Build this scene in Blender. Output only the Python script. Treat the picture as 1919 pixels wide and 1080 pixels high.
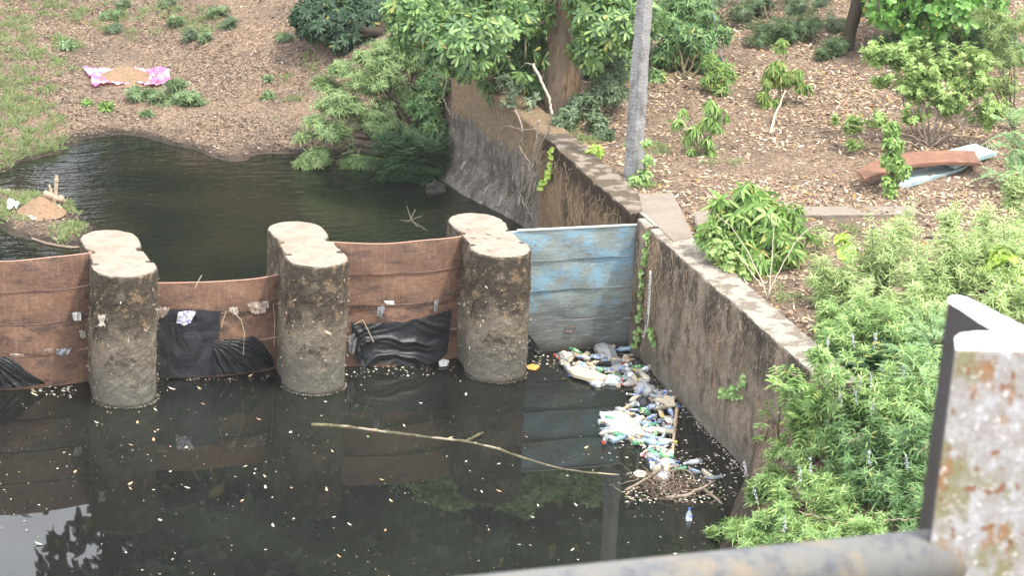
import bpy, math, random
import numpy as np
from mathutils import Vector, Matrix, noise as mn
R=math.radians
rng=np.random.default_rng(7); random.seed(7)
S=bpy.context.scene; COL=S.collection
for o in list(bpy.data.objects): bpy.data.objects.remove(o)
# ---------------- camera ----------------
W,H=1919,1080
FPX=5005.5; YAW,PITCH,ROLL=R(18.251),R(18.839),R(2.909)
CP=np.array([-4.933,-29.409,11.665])
def rot():
    f=np.array([math.sin(YAW)*math.cos(PITCH),math.cos(YAW)*math.cos(PITCH),-math.sin(PITCH)])
    r=np.array([math.cos(YAW),-math.sin(YAW),0.]); u=np.cross(r,f); c,s=math.cos(ROLL),math.sin(ROLL)
    return np.array([c*r+s*u,-s*r+c*u,f])
RM=rot()
cam=bpy.data.cameras.new('camera'); co=bpy.data.objects.new('camera',cam); COL.objects.link(co); S.camera=co
cam.sensor_width=36; cam.lens=FPX/W*36; cam.clip_end=2000; cam.clip_start=.1
m4=Matrix([[RM[0][i],RM[1][i],-RM[2][i],CP[i]] for i in range(3)]+[[0,0,0,1]]); co.matrix_world=m4
cam.dof.use_dof=True; cam.dof.focus_distance=33; cam.dof.aperture_fstop=8.5
# ---------------- world, sun, exposure ----------------
SD=np.array([.42,-.38,1.25]); SD/=np.linalg.norm(SD)
el=math.asin(SD[2]); az=math.atan2(SD[0],SD[1])
w=bpy.data.worlds.new('World'); S.world=w; w.use_nodes=True; nt=w.node_tree; nt.nodes.clear()
sky=nt.nodes.new('ShaderNodeTexSky'); sky.sky_type='NISHITA'; sky.sun_disc=False; sky.sun_elevation=el; sky.sun_rotation=az; sky.dust_density=3; sky.air_density=1.3
tc=nt.nodes.new('ShaderNodeTexCoord'); nz=nt.nodes.new('ShaderNodeTexNoise'); nz.inputs['Scale'].default_value=2.2; nz.inputs['Detail'].default_value=6
rp=nt.nodes.new('ShaderNodeValToRGB'); rp.color_ramp.elements[0].position=.3; rp.color_ramp.elements[1].position=.52
mx=nt.nodes.new('ShaderNodeMixRGB'); mx.inputs[2].default_value=(26,26.8,28.5,1)
bg=nt.nodes.new('ShaderNodeBackground'); bg.inputs[1].default_value=.1; ow=nt.nodes.new('ShaderNodeOutputWorld')
L=nt.links.new
L(tc.outputs['Generated'],nz.inputs['Vector']); L(nz.outputs['Fac'],rp.inputs[0]); L(rp.outputs[0],mx.inputs[0]); L(sky.outputs[0],mx.inputs[1]); L(mx.outputs[0],bg.inputs[0]); L(bg.outputs[0],ow.inputs[0])
sl=bpy.data.lights.new('sun','SUN'); sl.energy=4.1; sl.angle=R(4); sl.color=(1,.94,.83)
so=bpy.data.objects.new('sun',sl); COL.objects.link(so); so.location=(0,0,30)
so.rotation_euler=Vector((-SD[0],-SD[1],-SD[2])).to_track_quat('-Z','Y').to_euler()
S.view_settings.view_transform='Standard'; S.view_settings.look='None'; S.view_settings.exposure=.5; S.view_settings.gamma=1
S.render.engine='CYCLES'; S.cycles.max_bounces=6; S.cycles.transparent_max_bounces=12
S.render.resolution_x=1024; S.render.resolution_y=577
# ---------------- pixel -> world helpers ----------------
def ray(px,py): return RM.T@np.array([(px-W/2)/FPX,-(py-H/2)/FPX,1.])
def onZ(px,py,z): d=ray(px,py); return CP+d*((z-CP[2])/d[2])
def onY(px,py,y): d=ray(px,py); return CP+d*((y-CP[1])/d[1])
def onX(px,py,x): d=ray(px,py); return CP+d*((x-CP[0])/d[0])
def dep(px,py,D): return CP+ray(px,py)*D
def depth(p): return float((np.asarray(p)-CP)@RM[2])
def topx(P):
    d=(P-CP)@RM.T; return W/2+FPX*d[:,0]/d[:,2], H/2-FPX*d[:,1]/d[:,2]
# ---------------- mesh helpers ----------------
def newmesh(name,V,F,mat,smooth=False):
    me=bpy.data.meshes.new(name); V=np.asarray(V,dtype=np.float32)
    if isinstance(F,np.ndarray):
        n,k=F.shape; me.vertices.add(len(V)); me.vertices.foreach_set('co',V.ravel())
        me.loops.add(n*k); me.loops.foreach_set('vertex_index',F.astype(np.int32).ravel())
        me.polygons.add(n); me.polygons.foreach_set('loop_start',np.arange(0,n*k,k,dtype=np.int32)); me.polygons.foreach_set('loop_total',np.full(n,k,dtype=np.int32))
        me.update(calc_edges=True)
    else:
        me.from_pydata([tuple(map(float,v)) for v in V],[],[tuple(map(int,f)) for f in F]); me.update()
    if smooth: me.polygons.foreach_set('use_smooth',[True]*len(me.polygons))
    if mat: me.materials.append(mat)
    return me
def ploc(p):
    l=np.array([0.,0,0])
    while p is not None: l=l+np.array(p.location); p=p.parent
    return l
def obj(name,V,F,mat,parent=None,smooth=False,loc=None):
    V=np.asarray(V,dtype=float)
    if parent is not None: V=V-ploc(parent)
    elif loc is not None: V=V-np.array(loc)
    o=bpy.data.objects.new(name,newmesh(name,V,F,mat,smooth)); COL.objects.link(o)
    if parent is not None: o.parent=parent
    elif loc is not None: o.location=tuple(map(float,loc))
    return o
def tag(o,label=None,cat=None,group=None,kind=None):
    if label: o['label']=label
    if cat: o['category']=cat
    if group: o['group']=group
    if kind: o['kind']=kind
    return o
def thing(name,label,cat,loc=(0,0,0),group=None):
    o=bpy.data.objects.new(name,None); COL.objects.link(o); o.location=tuple(map(float,loc)); o.empty_display_size=.1
    return tag(o,label,cat,group)
def copytree(o,parent=None):
    c=o.copy(); COL.objects.link(c)
    if parent is not None: c.parent=parent
    for ch in list(o.children): copytree(ch,c)
    return c
class MB:
    def __init__(s): s.V=[];s.F=[];s.n=0
    def add(s,V,F):
        V=np.asarray(V,dtype=float)
        for f in F: s.F.append([int(i)+s.n for i in f])
        s.V.append(V); s.n+=len(V); return s
    def box(s,a,b):
        x0,y0,z0=a;x1,y1,z1=b
        return s.add([(x0,y0,z0),(x1,y0,z0),(x1,y1,z0),(x0,y1,z0),(x0,y0,z1),(x1,y0,z1),(x1,y1,z1),(x0,y1,z1)],[(0,3,2,1),(4,5,6,7),(0,1,5,4),(1,2,6,5),(2,3,7,6),(3,0,4,7)])
    def tube(s,P,r,k=6,cap=True):
        P=np.asarray(P,dtype=float); n=len(P); r=np.broadcast_to(np.asarray(r,dtype=float),(n,))
        T=np.gradient(P,axis=0); T/=np.linalg.norm(T,axis=1)[:,None]+1e-9
        ref=np.array([0,0,1.]) if abs(T[0][2])<.9 else np.array([1.,0,0])
        A=np.cross(T,ref); A/=np.linalg.norm(A,axis=1)[:,None]+1e-9; B=np.cross(T,A)
        th=np.arange(k)*2*math.pi/k
        V=(P[:,None,:]+r[:,None,None]*(np.cos(th)[None,:,None]*A[:,None,:]+np.sin(th)[None,:,None]*B[:,None,:])).reshape(-1,3)
        F=[(i*k+j,i*k+(j+1)%k,(i+1)*k+(j+1)%k,(i+1)*k+j) for i in range(n-1) for j in range(k)]
        if cap: F+= [tuple(range(k))[::-1],tuple((n-1)*k+j for j in range(k))]
        return s.add(V,F)
    def obj(s,name,mat,parent=None,smooth=False,loc=None): return obj(name,np.concatenate(s.V),s.F,mat,parent,smooth,loc)
def wob(a,b,n,amp,rg=rng):
    a=np.asarray(a,dtype=float);b=np.asarray(b,dtype=float); t=np.linspace(0,1,n)[:,None]
    P=a*(1-t)+b*t; d=np.cumsum(rg.normal(0,1,(n,3)),0); d-=d[0]; d-=t*d[-1]
    return P+d*amp*np.linalg.norm(b-a)/math.sqrt(n)
def vn(P,sc,seed=0.):
    P=np.atleast_2d(P); return np.array([mn.noise(Vector((p[0]*sc+seed,p[1]*sc+seed*1.7,p[2]*sc-seed))) for p in P])
def sn(P,f,seed):  # cheap vector noise
    r=np.random.default_rng(seed); s=0
    for i in range(6):
        k=r.normal(0,1,3)*f*(1+.35*i); s=s+np.sin(P@k+r.uniform(0,6.28))/(1+.3*i)
    return s/2.2
# ---------------- materials ----------------
def lin(c): return tuple((x/12.92 if x<=.04045 else ((x+.055)/1.055)**2.4) for x in c)
def M(name,base,layers=(),rough=.85,bump=None,spec=.3,alpha=1,transl=0,coat=0,metal=0):
    """layers: dicts col, t(noise/voronoi/rand/z/up/wave), s scale, st stretch, lo, hi, fac"""
    m=bpy.data.materials.new(name); m.use_nodes=True; nt=m.node_tree; N=nt.nodes; Lk=nt.links.new
    b=N['Principled BSDF']; out=N['Material Output']; tc=N.new('ShaderNodeTexCoord'); geo=N.new('ShaderNodeNewGeometry')
    def coord(st):
        mp=N.new('ShaderNodeMapping'); mp.inputs['Scale'].default_value=st; Lk(tc.outputs['Object'],mp.inputs[0]); return mp.outputs[0]
    cur=None
    rgb=N.new('ShaderNodeRGB'); rgb.outputs[0].default_value=(*base,1); cur=rgb.outputs[0]
    for i,l in enumerate(layers):
        t=l.get('t','noise'); st=l.get('st',(1,1,1))
        if t=='noise':
            n=N.new('ShaderNodeTexNoise'); n.inputs['Scale'].default_value=l['s']; n.inputs['Detail'].default_value=l.get('d',10); n.inputs['Roughness'].default_value=l.get('r',.68)
            Lk(coord(st),n.inputs['Vector']); v=n.outputs['Fac']
        elif t=='voronoi':
            n=N.new('ShaderNodeTexVoronoi'); n.inputs['Scale'].default_value=l['s']; Lk(coord(st),n.inputs['Vector'])
            if l.get('cell'):
                sp=N.new('ShaderNodeSeparateColor'); Lk(n.outputs['Color'],sp.inputs[0]); v=sp.outputs[l['cell']-1]
            else: v=n.outputs['Distance']
        elif t=='rand': v=geo.outputs['Random Per Island']
        elif t=='z' or t=='up':
            sx=N.new('ShaderNodeSeparateXYZ'); Lk(geo.outputs['Position' if t=='z' else 'Normal'],sx.inputs[0]); v=sx.outputs[l.get('ax',2)]
            if l.get('jit'):
                n=N.new('ShaderNodeTexNoise'); n.inputs['Scale'].default_value=l.get('s',3); n.inputs['Detail'].default_value=5; Lk(coord(st),n.inputs['Vector'])
                a=N.new('ShaderNodeMath'); a.operation='MULTIPLY_ADD'; a.inputs[1].default_value=l['jit']; Lk(n.outputs['Fac'],a.inputs[0]); Lk(v,a.inputs[2]); v=a.outputs[0]
        elif t=='wave':
            n=N.new('ShaderNodeTexWave'); n.wave_type='BANDS'; n.bands_direction=l.get('dir','Z'); n.inputs['Scale'].default_value=l['s']; n.inputs['Distortion'].default_value=l.get('dist',0); Lk(coord(st),n.inputs['Vector']); v=n.outputs['Fac']
        mr=N.new('ShaderNodeMapRange'); mr.inputs[1].default_value=l['lo']; mr.inputs[2].default_value=l['hi']; mr.inputs[3].default_value=0; mr.inputs[4].default_value=l.get('fac',1); mr.clamp=True
        Lk(v,mr.inputs[0]); f=mr.outputs[0]
        if l.get('mask'):
            k=l['mask']; n=N.new('ShaderNodeTexNoise'); n.inputs['Scale'].default_value=k[0]; n.inputs['Detail'].default_value=5; Lk(coord(k[3] if len(k)>3 else (1,1,1)),n.inputs['Vector'])
            m2=N.new('ShaderNodeMapRange'); m2.inputs[1].default_value=k[1]; m2.inputs[2].default_value=k[2]; Lk(n.outputs['Fac'],m2.inputs[0])
            mu=N.new('ShaderNodeMath'); mu.operation='MULTIPLY'; Lk(f,mu.inputs[0]); Lk(m2.outputs[0],mu.inputs[1]); f=mu.outputs[0]
        mix=N.new('ShaderNodeMixRGB'); Lk(f,mix.inputs[0]); Lk(cur,mix.inputs[1]); mix.inputs[2].default_value=(*l['col'],1); cur=mix.outputs[0]
    Lk(cur,b.inputs['Base Color']); b.inputs['Roughness'].default_value=rough; b.inputs['Specular IOR Level'].default_value=spec; b.inputs['Metallic'].default_value=metal
    b.inputs['Alpha'].default_value=alpha; b.inputs['Coat Weight'].default_value=coat
    if bump:
        h=None
        for (s,a,st) in bump:
            n=N.new('ShaderNodeTexNoise'); n.inputs['Scale'].default_value=s; n.inputs['Detail'].default_value=6; n.inputs['Roughness'].default_value=.65; Lk(coord(st),n.inputs['Vector'])
            bp=N.new('ShaderNodeBump'); bp.inputs['Strength'].default_value=1; bp.inputs['Distance'].default_value=a; Lk(n.outputs['Fac'],bp.inputs['Height'])
            if h: Lk(h,bp.inputs['Normal'])
            h=bp.outputs[0]
        Lk(h,b.inputs['Normal'])
    if transl:
        tr=N.new('ShaderNodeBsdfTranslucent'); Lk(cur,tr.inputs[0]); ms=N.new('ShaderNodeMixShader'); ms.inputs[0].default_value=transl
        Lk(b.outputs[0],ms.inputs[1]); Lk(tr.outputs[0],ms.inputs[2]); Lk(ms.outputs[0],out.inputs[0])
    return m
def leafmat(name,cols,rough=.55,tr=.35,spec=.35):
    ly=[]
    for i,c in enumerate(cols[1:]):
        a=(i+.5)/len(cols); ly.append(dict(t='rand',lo=a,hi=a+.25,col=c))
    ly.append(dict(t='rand',lo=.982,hi=.986,col=(.5,.42,.12),fac=.8))
    return M(name,cols[0],ly,rough=rough,spec=spec,transl=tr)
G=lambda r,g,b:(r,g,b)
m_con=M('pier_concrete',(.16,.13,.095),[
  dict(s=2.6,col=(.26,.225,.175),lo=.45,hi=.58,fac=.9),
  dict(t='z',lo=.95,hi=1.35,jit=.55,s=2.5,col=(.055,.042,.03),fac=.75,mask=(3,.35,.55)),
  dict(s=6,col=(.035,.028,.022),lo=.47,hi=.6,fac=.85,mask=(1.8,.45,.56)),
  dict(t='noise',s=14,col=(.2,.145,.09),lo=.5,hi=.7,fac=.7),
  dict(s=32,st=(1,1,2.2),col=(.38,.32,.25),lo=.57,hi=.63,fac=.45),dict(s=40,st=(1,1,1.5),col=(.05,.04,.03),lo=.56,hi=.62,fac=.4),
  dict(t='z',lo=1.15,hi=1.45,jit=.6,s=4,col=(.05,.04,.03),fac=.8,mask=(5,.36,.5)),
  dict(s=3.5,col=(.045,.036,.028),lo=.54,hi=.6,fac=.75,mask=(9,.4,.52)),
  dict(s=5,col=(.27,.19,.11),lo=.56,hi=.62,fac=.6),
  dict(t='z',lo=.5,hi=.1,jit=-.3,s=3,col=(.13,.125,.105),fac=.7),
  dict(t='z',lo=.045,hi=.0,jit=-.02,s=6,col=(.03,.028,.022),fac=.9),
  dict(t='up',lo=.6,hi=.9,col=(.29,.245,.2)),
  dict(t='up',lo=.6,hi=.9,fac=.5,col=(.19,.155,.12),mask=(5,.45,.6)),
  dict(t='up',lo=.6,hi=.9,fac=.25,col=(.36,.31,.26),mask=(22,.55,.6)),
  dict(t='voronoi',s=26,lo=.16,hi=.06,col=(.4,.36,.3),fac=.25)],rough=.95,bump=[(11,.03,(1,1,1)),(42,.02,(1,1,1))],spec=.1)
m_wall=M('wall_concrete',(.165,.13,.095),[
  dict(s=2.2,col=(.25,.205,.16),lo=.45,hi=.6,fac=.8),
  dict(s=3.2,st=(1,1,.35),col=(.04,.034,.027),lo=.48,hi=.58,fac=.8,mask=(1.3,.42,.55)),
  dict(t='z',lo=1.25,hi=1.75,jit=.5,s=3,st=(1,1,.3),col=(.035,.03,.024),fac=.75,mask=(3,.4,.52,(1,1,.25))),
  dict(s=2.8,st=(1,1,.5),col=(.24,.165,.1),lo=.56,hi=.68,fac=.65),
  dict(s=30,st=(1,1,.5),col=(.38,.31,.23),lo=.56,hi=.64,fac=.75),
  dict(s=20,st=(1,1,.4),col=(.05,.04,.03),lo=.55,hi=.62,fac=.6),
  dict(s=4,st=(1,1,.25),col=(.33,.32,.3),lo=.66,hi=.71,fac=.6),
  dict(t='z',lo=.35,hi=.0,jit=-.2,s=3,col=(.12,.115,.1),fac=.6),
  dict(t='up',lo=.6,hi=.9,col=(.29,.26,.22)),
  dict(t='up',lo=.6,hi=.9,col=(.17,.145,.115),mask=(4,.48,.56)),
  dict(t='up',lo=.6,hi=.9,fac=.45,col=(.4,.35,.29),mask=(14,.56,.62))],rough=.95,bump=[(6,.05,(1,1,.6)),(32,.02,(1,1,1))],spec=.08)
m_plaster=M('grey_plaster',(.13,.125,.118),[
  dict(s=4,st=(1,1,.6),col=(.04,.037,.033),lo=.48,hi=.55,fac=.8),
  dict(s=5.5,st=(1,1,.45),col=(.34,.335,.32),lo=.56,hi=.61,fac=.8),dict(s=18,st=(1,1,.5),col=(.05,.045,.04),lo=.54,hi=.6,fac=.6),
  dict(s=12,st=(1,1,.3),col=(.2,.17,.13),lo=.55,hi=.7,fac=.5),
  dict(t='z',lo=1.45,hi=1.6,jit=.5,s=4,st=(1,1,.5),col=(.2,.145,.09),fac=.97),dict(s=26,st=(1,1,.6),col=(.09,.065,.045),lo=.5,hi=.58,fac=.75),dict(s=45,st=(1,1,.6),col=(.3,.235,.16),lo=.54,hi=.6,fac=.5)],rough=.95,bump=[(7,.04,(1,1,.4)),(30,.02,(1,1,1))],spec=.1)
m_rust=M('rusty_steel',(.15,.088,.06),[
  dict(s=2.5,st=(1,1,2),col=(.22,.12,.075),lo=.46,hi=.6,fac=.85),dict(s=10,st=(2.5,1,.2),col=(.24,.16,.11),lo=.54,hi=.62,fac=.6),
  dict(s=5,st=(.6,1,1.6),col=(.075,.05,.042),lo=.52,hi=.6,fac=.75),
  dict(s=30,col=(.33,.19,.12),lo=.57,hi=.63,fac=.6),dict(s=45,col=(.05,.035,.03),lo=.58,hi=.63,fac=.6),
  dict(s=9,st=(3,1,.25),col=(.03,.022,.02),lo=.63,hi=.7,fac=.7),
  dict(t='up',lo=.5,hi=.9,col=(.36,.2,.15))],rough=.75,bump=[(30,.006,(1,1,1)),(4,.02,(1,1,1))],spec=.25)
m_blue=M('worn_blue_paint',(.2,.235,.225),[
  dict(s=2.2,st=(.8,1,1),col=(.18,.33,.43),lo=.48,hi=.57,fac=.85),dict(s=9,st=(.35,1,2.2),col=(.24,.27,.25),lo=.52,hi=.6,fac=.75),
  dict(t='z',lo=.72,hi=.45,jit=0,col=(.125,.135,.125),fac=.85),
  dict(t='z',lo=.95,hi=.7,jit=.3,s=4,st=(.4,1,2.5),col=(.09,.085,.08),fac=.7,mask=(5,.45,.6,(.5,1,3))),
  dict(s=4,st=(.5,1,4),col=(.21,.2,.16),lo=.56,hi=.66,fac=.75),
  dict(s=22,st=(.25,1,3),col=(.38,.41,.41),lo=.57,hi=.62,fac=.6),dict(s=26,st=(.4,1,2),col=(.09,.085,.075),lo=.57,hi=.62,fac=.6),
  dict(s=7,st=(2,1,.3),col=(.1,.075,.055),lo=.65,hi=.71,fac=.8),
  dict(t='z',lo=.14,hi=0,jit=-.05,s=5,col=(.05,.045,.035),fac=.9),
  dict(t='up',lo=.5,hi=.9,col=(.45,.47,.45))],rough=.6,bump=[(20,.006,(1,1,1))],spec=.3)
m_bag=M('black_plastic',(.012,.013,.015),[dict(s=9,col=(.05,.045,.04),lo=.6,hi=.75,fac=.5),dict(s=3,col=(.1,.055,.03),lo=.64,hi=.74,fac=.5)],rough=.4,spec=.6,bump=[(14,.012,(1,1,1)),(45,.005,(1,1,1))])
def litter_mat(name,c,dark,pale,orange,green,s):
    return M(name,c,[dict(t='noise',s=.8,col=dark,lo=.45,hi=.62,fac=.7),
      dict(t='voronoi',s=s,cell=1,col=pale,lo=.72,hi=.8,fac=.9,st=(1,1.6,1)),
      dict(t='voronoi',s=s*1.3,cell=2,col=dark,lo=.62,hi=.72,fac=.85,st=(1.5,1,1)),
      dict(t='voronoi',s=s*.8,cell=3,col=orange,lo=.74,hi=.8,fac=.8),
      dict(t='noise',s=.55,col=green,lo=.6,hi=.72,fac=.5),
      dict(t='z',lo=.43,hi=.37,jit=.06,s=5,col=(.03,.026,.022),fac=.9),dict(t='noise',s=.9,col=(.1,.075,.058),lo=.5,hi=.6,fac=.55)],rough=.95,bump=[(22,.03,(1,1,1)),(60,.015,(1,1,1))],spec=.08)
m_soil=litter_mat('leaf_strewn_soil',(.175,.12,.08),(.075,.055,.042),(.36,.29,.23),(.27,.185,.125),(.15,.14,.08),44)
m_sand=M('dug_soil',(.25,.165,.105),[dict(s=30,col=(.12,.08,.055),lo=.5,hi=.65),dict(s=60,col=(.4,.3,.2),lo=.58,hi=.68)],rough=1,bump=[(40,.02,(1,1,1))],spec=.05)
m_pad=M('path_concrete',(.2,.17,.14),[dict(s=3,col=(.17,.14,.11),lo=.45,hi=.6,fac=.8),dict(s=20,col=(.28,.24,.2),lo=.55,hi=.7,fac=.7)],rough=.95,bump=[(25,.01,(1,1,1))],spec=.1)
m_pole=M('pole_concrete',(.21,.205,.2),[dict(s=6,st=(1,1,.25),col=(.09,.085,.08),lo=.48,hi=.62,fac=.75),dict(s=14,st=(1,1,3),col=(.36,.35,.34),lo=.58,hi=.68,fac=.7)],rough=.95,bump=[(14,.03,(1,1,1.5))],spec=.1)
m_bark=M('bark',(.24,.18,.125),[dict(s=6,st=(1,1,.2),col=(.42,.27,.15),lo=.5,hi=.6,fac=.9),dict(s=9,st=(1,1,.3),col=(.05,.038,.03),lo=.52,hi=.66,fac=.8),dict(s=3,col=(.2,.18,.15),lo=.5,hi=.66,fac=.5)],rough=.95,bump=[(12,.07,(1,1,.2))],spec=.08)
m_twig=M('dry_wood',(.2,.155,.115),[dict(s=8,col=(.34,.29,.23),lo=.5,hi=.65),dict(s=20,col=(.09,.07,.05),lo=.55,hi=.7,fac=.7)],rough=.9,bump=[(30,.01,(1,1,1))],spec=.1)
m_stem=M('green_brown_stem',(.09,.085,.045),[dict(s=8,col=(.17,.15,.1),lo=.5,hi=.65)],rough=.9,spec=.1)
m_dstem=M('dark_stem',(.05,.04,.03),rough=.9,spec=.1)
m_litter=M('dead_leaves',(.29,.2,.13),[dict(t='rand',lo=.2,hi=.3,col=(.14,.1,.075)),dict(t='rand',lo=.42,hi=.46,col=(.43,.32,.21)),dict(t='rand',lo=.68,hi=.72,col=(.27,.18,.12)),dict(t='rand',lo=.8,hi=.83,col=(.52,.43,.33)),dict(t='rand',lo=.95,hi=.96,col=(.33,.2,.07))],rough=.7,spec=.2,transl=.1)
m_chips=M('brown_litter',(.155,.118,.09),[dict(t='rand',lo=.25,hi=.35,col=(.085,.063,.05)),dict(t='rand',lo=.55,hi=.6,col=(.22,.16,.12)),dict(t='rand',lo=.94,hi=.95,col=(.38,.32,.26))],rough=.8,spec=.15)
m_chips2=M('stuck_debris',(.2,.155,.11),[dict(t='rand',lo=.3,hi=.35,col=(.11,.08,.06)),dict(t='rand',lo=.6,hi=.62,col=(.33,.26,.19)),dict(t='rand',lo=.9,hi=.91,col=(.55,.5,.43))],rough=.9)
m_float=M('floating_specks',(.5,.43,.33),[dict(t='rand',lo=.3,hi=.5,col=(.62,.58,.5)),dict(t='rand',lo=.75,hi=.8,col=(.36,.24,.16)),dict(t='rand',lo=.95,hi=.96,col=(.2,.35,.1))],rough=.7,spec=.2)
m_grass=leafmat('grass_blades',[(.2,.3,.1),(.27,.38,.14),(.33,.42,.19),(.36,.34,.2)])
m_vitex=leafmat('lance_leaves',[(.15,.27,.085),(.22,.35,.11),(.29,.44,.15),(.4,.53,.2)])
m_vitexd=leafmat('dark_lance_leaves',[(.08,.16,.06),(.12,.22,.08),(.16,.29,.1),(.24,.37,.14)])
m_bamboo=leafmat('thin_green_leaves',[(.12,.19,.09),(.16,.25,.11),(.21,.31,.14),(.27,.36,.18)])
m_willow=leafmat('pale_willowy_leaves',[(.16,.25,.1),(.22,.32,.13),(.29,.4,.17),(.37,.47,.21)])
m_fern=leafmat('dark_fern_fronds',[(.035,.08,.035),(.06,.12,.05),(.08,.15,.06)])
m_palm=leafmat('umbrella_leaves',[(.09,.17,.07),(.14,.24,.09),(.2,.33,.12),(.3,.43,.14)],rough=.4)
m_darkl=leafmat('dark_tree_leaves',[(.02,.055,.03),(.035,.08,.04),(.05,.1,.05),(.07,.13,.06)])
m_mango=leafmat('broad_drooping_leaves',[(.13,.24,.06),(.19,.33,.08),(.26,.41,.11),(.36,.47,.16)],rough=.4)
m_lime=leafmat('pale_green_leaves',[(.22,.33,.1),(.29,.41,.13),(.37,.5,.18)])
m_feather=leafmat('feathery_leaves',[(.2,.34,.15),(.26,.41,.19),(.32,.47,.22)])
m_greyg=leafmat('grey_green_leaves',[(.09,.14,.07),(.13,.19,.1),(.2,.27,.15)])
m_round=leafmat('round_glossy_leaves',[(.08,.19,.04),(.13,.28,.06),(.2,.38,.09)],rough=.35)
m_yell=leafmat('yellow_green_leaves',[(.3,.45,.07),(.4,.55,.1),(.5,.6,.16)])
m_flow=M('pale_blossom',(.52,.53,.57),rough=.8)
m_forest=leafmat('forest_leaves',[(.012,.028,.012),(.018,.038,.016),(.026,.052,.02)],tr=.15)
# ---------------- foliage ----------------
def nrm(v): return v/(np.linalg.norm(v,axis=-1,keepdims=True)+1e-9)
def leafgeo(C,D,Sd,Lg,Wd,shape,curl=.12):
    """one leaf per row: base C, direction D, side Sd"""
    n=len(C); Nn=nrm(np.cross(Sd,D)); L_=Lg[:,None]; W_=Wd[:,None]
    t1,w1,t2,w2={'lance':(.25,.42,.6,.36),'obov':(.4,.36,.78,.5),'round':(.3,.5,.75,.48),'oval':(.28,.46,.68,.42)}[shape]
    dn=np.array([0,0,-1.])
    P=lambda t,ws:C+D*L_*t+Sd*W_*ws+Nn*W_*abs(ws)*.35+dn*L_*curl*t*t
    V=np.stack([P(0.02,0),P(t1,-w1),P(t2,-w2),P(1,0),P(t2,w2),P(t1,w1)],1).reshape(-1,3)
    i=np.arange(n)[:,None]*6
    F=np.concatenate([i+np.array([0,1,2,3]),i+np.array([0,3,4,5])],0)
    return V,F
def clusters(C,A,n,Lf,Wf,spread,droop,rg,shape='lance',curl=.12,flat=0.,S_=1.):
    m=len(C); A=nrm(A); ref=np.where(np.abs(A[:,2:3])<.9,np.array([[0,0,1.]]),np.array([[1.,0,0]]))
    B=nrm(np.cross(A,ref)); D2=np.cross(A,B)
    V=[];F=[];o=0; ph0=rg.uniform(0,6.28,m); sc=rg.uniform(.65,1.15,m)*S_
    for j in range(n):
        ph=(ph0+2*math.pi*j/n+rg.normal(0,.2,m))[:,None]; sp=(spread+rg.normal(0,.15,m))[:,None]
        d=A*np.cos(sp)+(B*np.cos(ph)+D2*np.sin(ph))*np.sin(sp); d[:,2]-=droop*rg.uniform(.5,1.3,m); d[:,2]*=(1-flat); d=nrm(d)
        s=nrm(np.cross(d,A)+rg.normal(0,.15,(m,3))); l=Lf*sc*rg.uniform(.75,1.1,m)
        v,f=leafgeo(C,d,s,l,Wf*sc,shape,curl); V.append(v);F.append(f+o);o+=len(v)
    return np.concatenate(V),np.concatenate(F)
def pinnate(C,A,npair,Lr,Lf,Wf,rg,shape='lance',droop=.35):
    """compound leaf: rachis along A with leaflet pairs"""
    m=len(C); A=nrm(A); side=nrm(np.cross(A,np.array([[0,0,1.]]))+rg.normal(0,.1,(m,3))); V=[];F=[];o=0; Ls=(Lr*rg.uniform(.7,1.1,m))[:,None]
    for j in range(npair):
        t=(j+.6)/npair
        p=C+A*Ls*t+np.array([0,0,-1.])*Ls*droop*t*t
        for sg in (-1,1):
            d=nrm(side*sg+A*.45+np.array([0,0,-.2]))
            s=nrm(np.cross(d,np.array([[0,0,1.]]))+rg.normal(0,.1,(m,3)))
            v,f=leafgeo(p,d,s,Lf*(1.1-.5*t)*rg.uniform(.85,1.1,m),np.full(m,Wf),shape,.1); V.append(v);F.append(f+o);o+=len(v)
    return np.concatenate(V),np.concatenate(F)
def crown(lobes,m,rg,seed,gap=.15,f=5.,fill=.35,up=.45):
    lc=np.array([l[0] for l in lobes]); lr=np.array([l[1] for l in lobes]); w_=(lr.prod(1))**(2/3); w_/=w_.sum()
    out=[];ax=[];tot=0
    while tot<m:
        k=rg.choice(len(lobes),m*2,p=w_); u=nrm(rg.normal(0,1,(m*2,3))); r=1-np.abs(rg.normal(0,fill,m*2)); r=np.clip(r,.05,1)
        r*=1+.18*sn(u*2+k[:,None],2.5,seed+3)
        P=lc[k]+u*lr[k]*r[:,None]
        keep=sn(P,f,seed)>(-1+gap*2.2)+rg.normal(0,.15,m*2)
        P=P[keep];u=u[keep]; out.append(P);ax.append(nrm(u+np.array([0,0,up])+rg.normal(0,.3,u.shape)));tot+=len(P)
    return np.concatenate(out)[:m],np.concatenate(ax)[:m]
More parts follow.
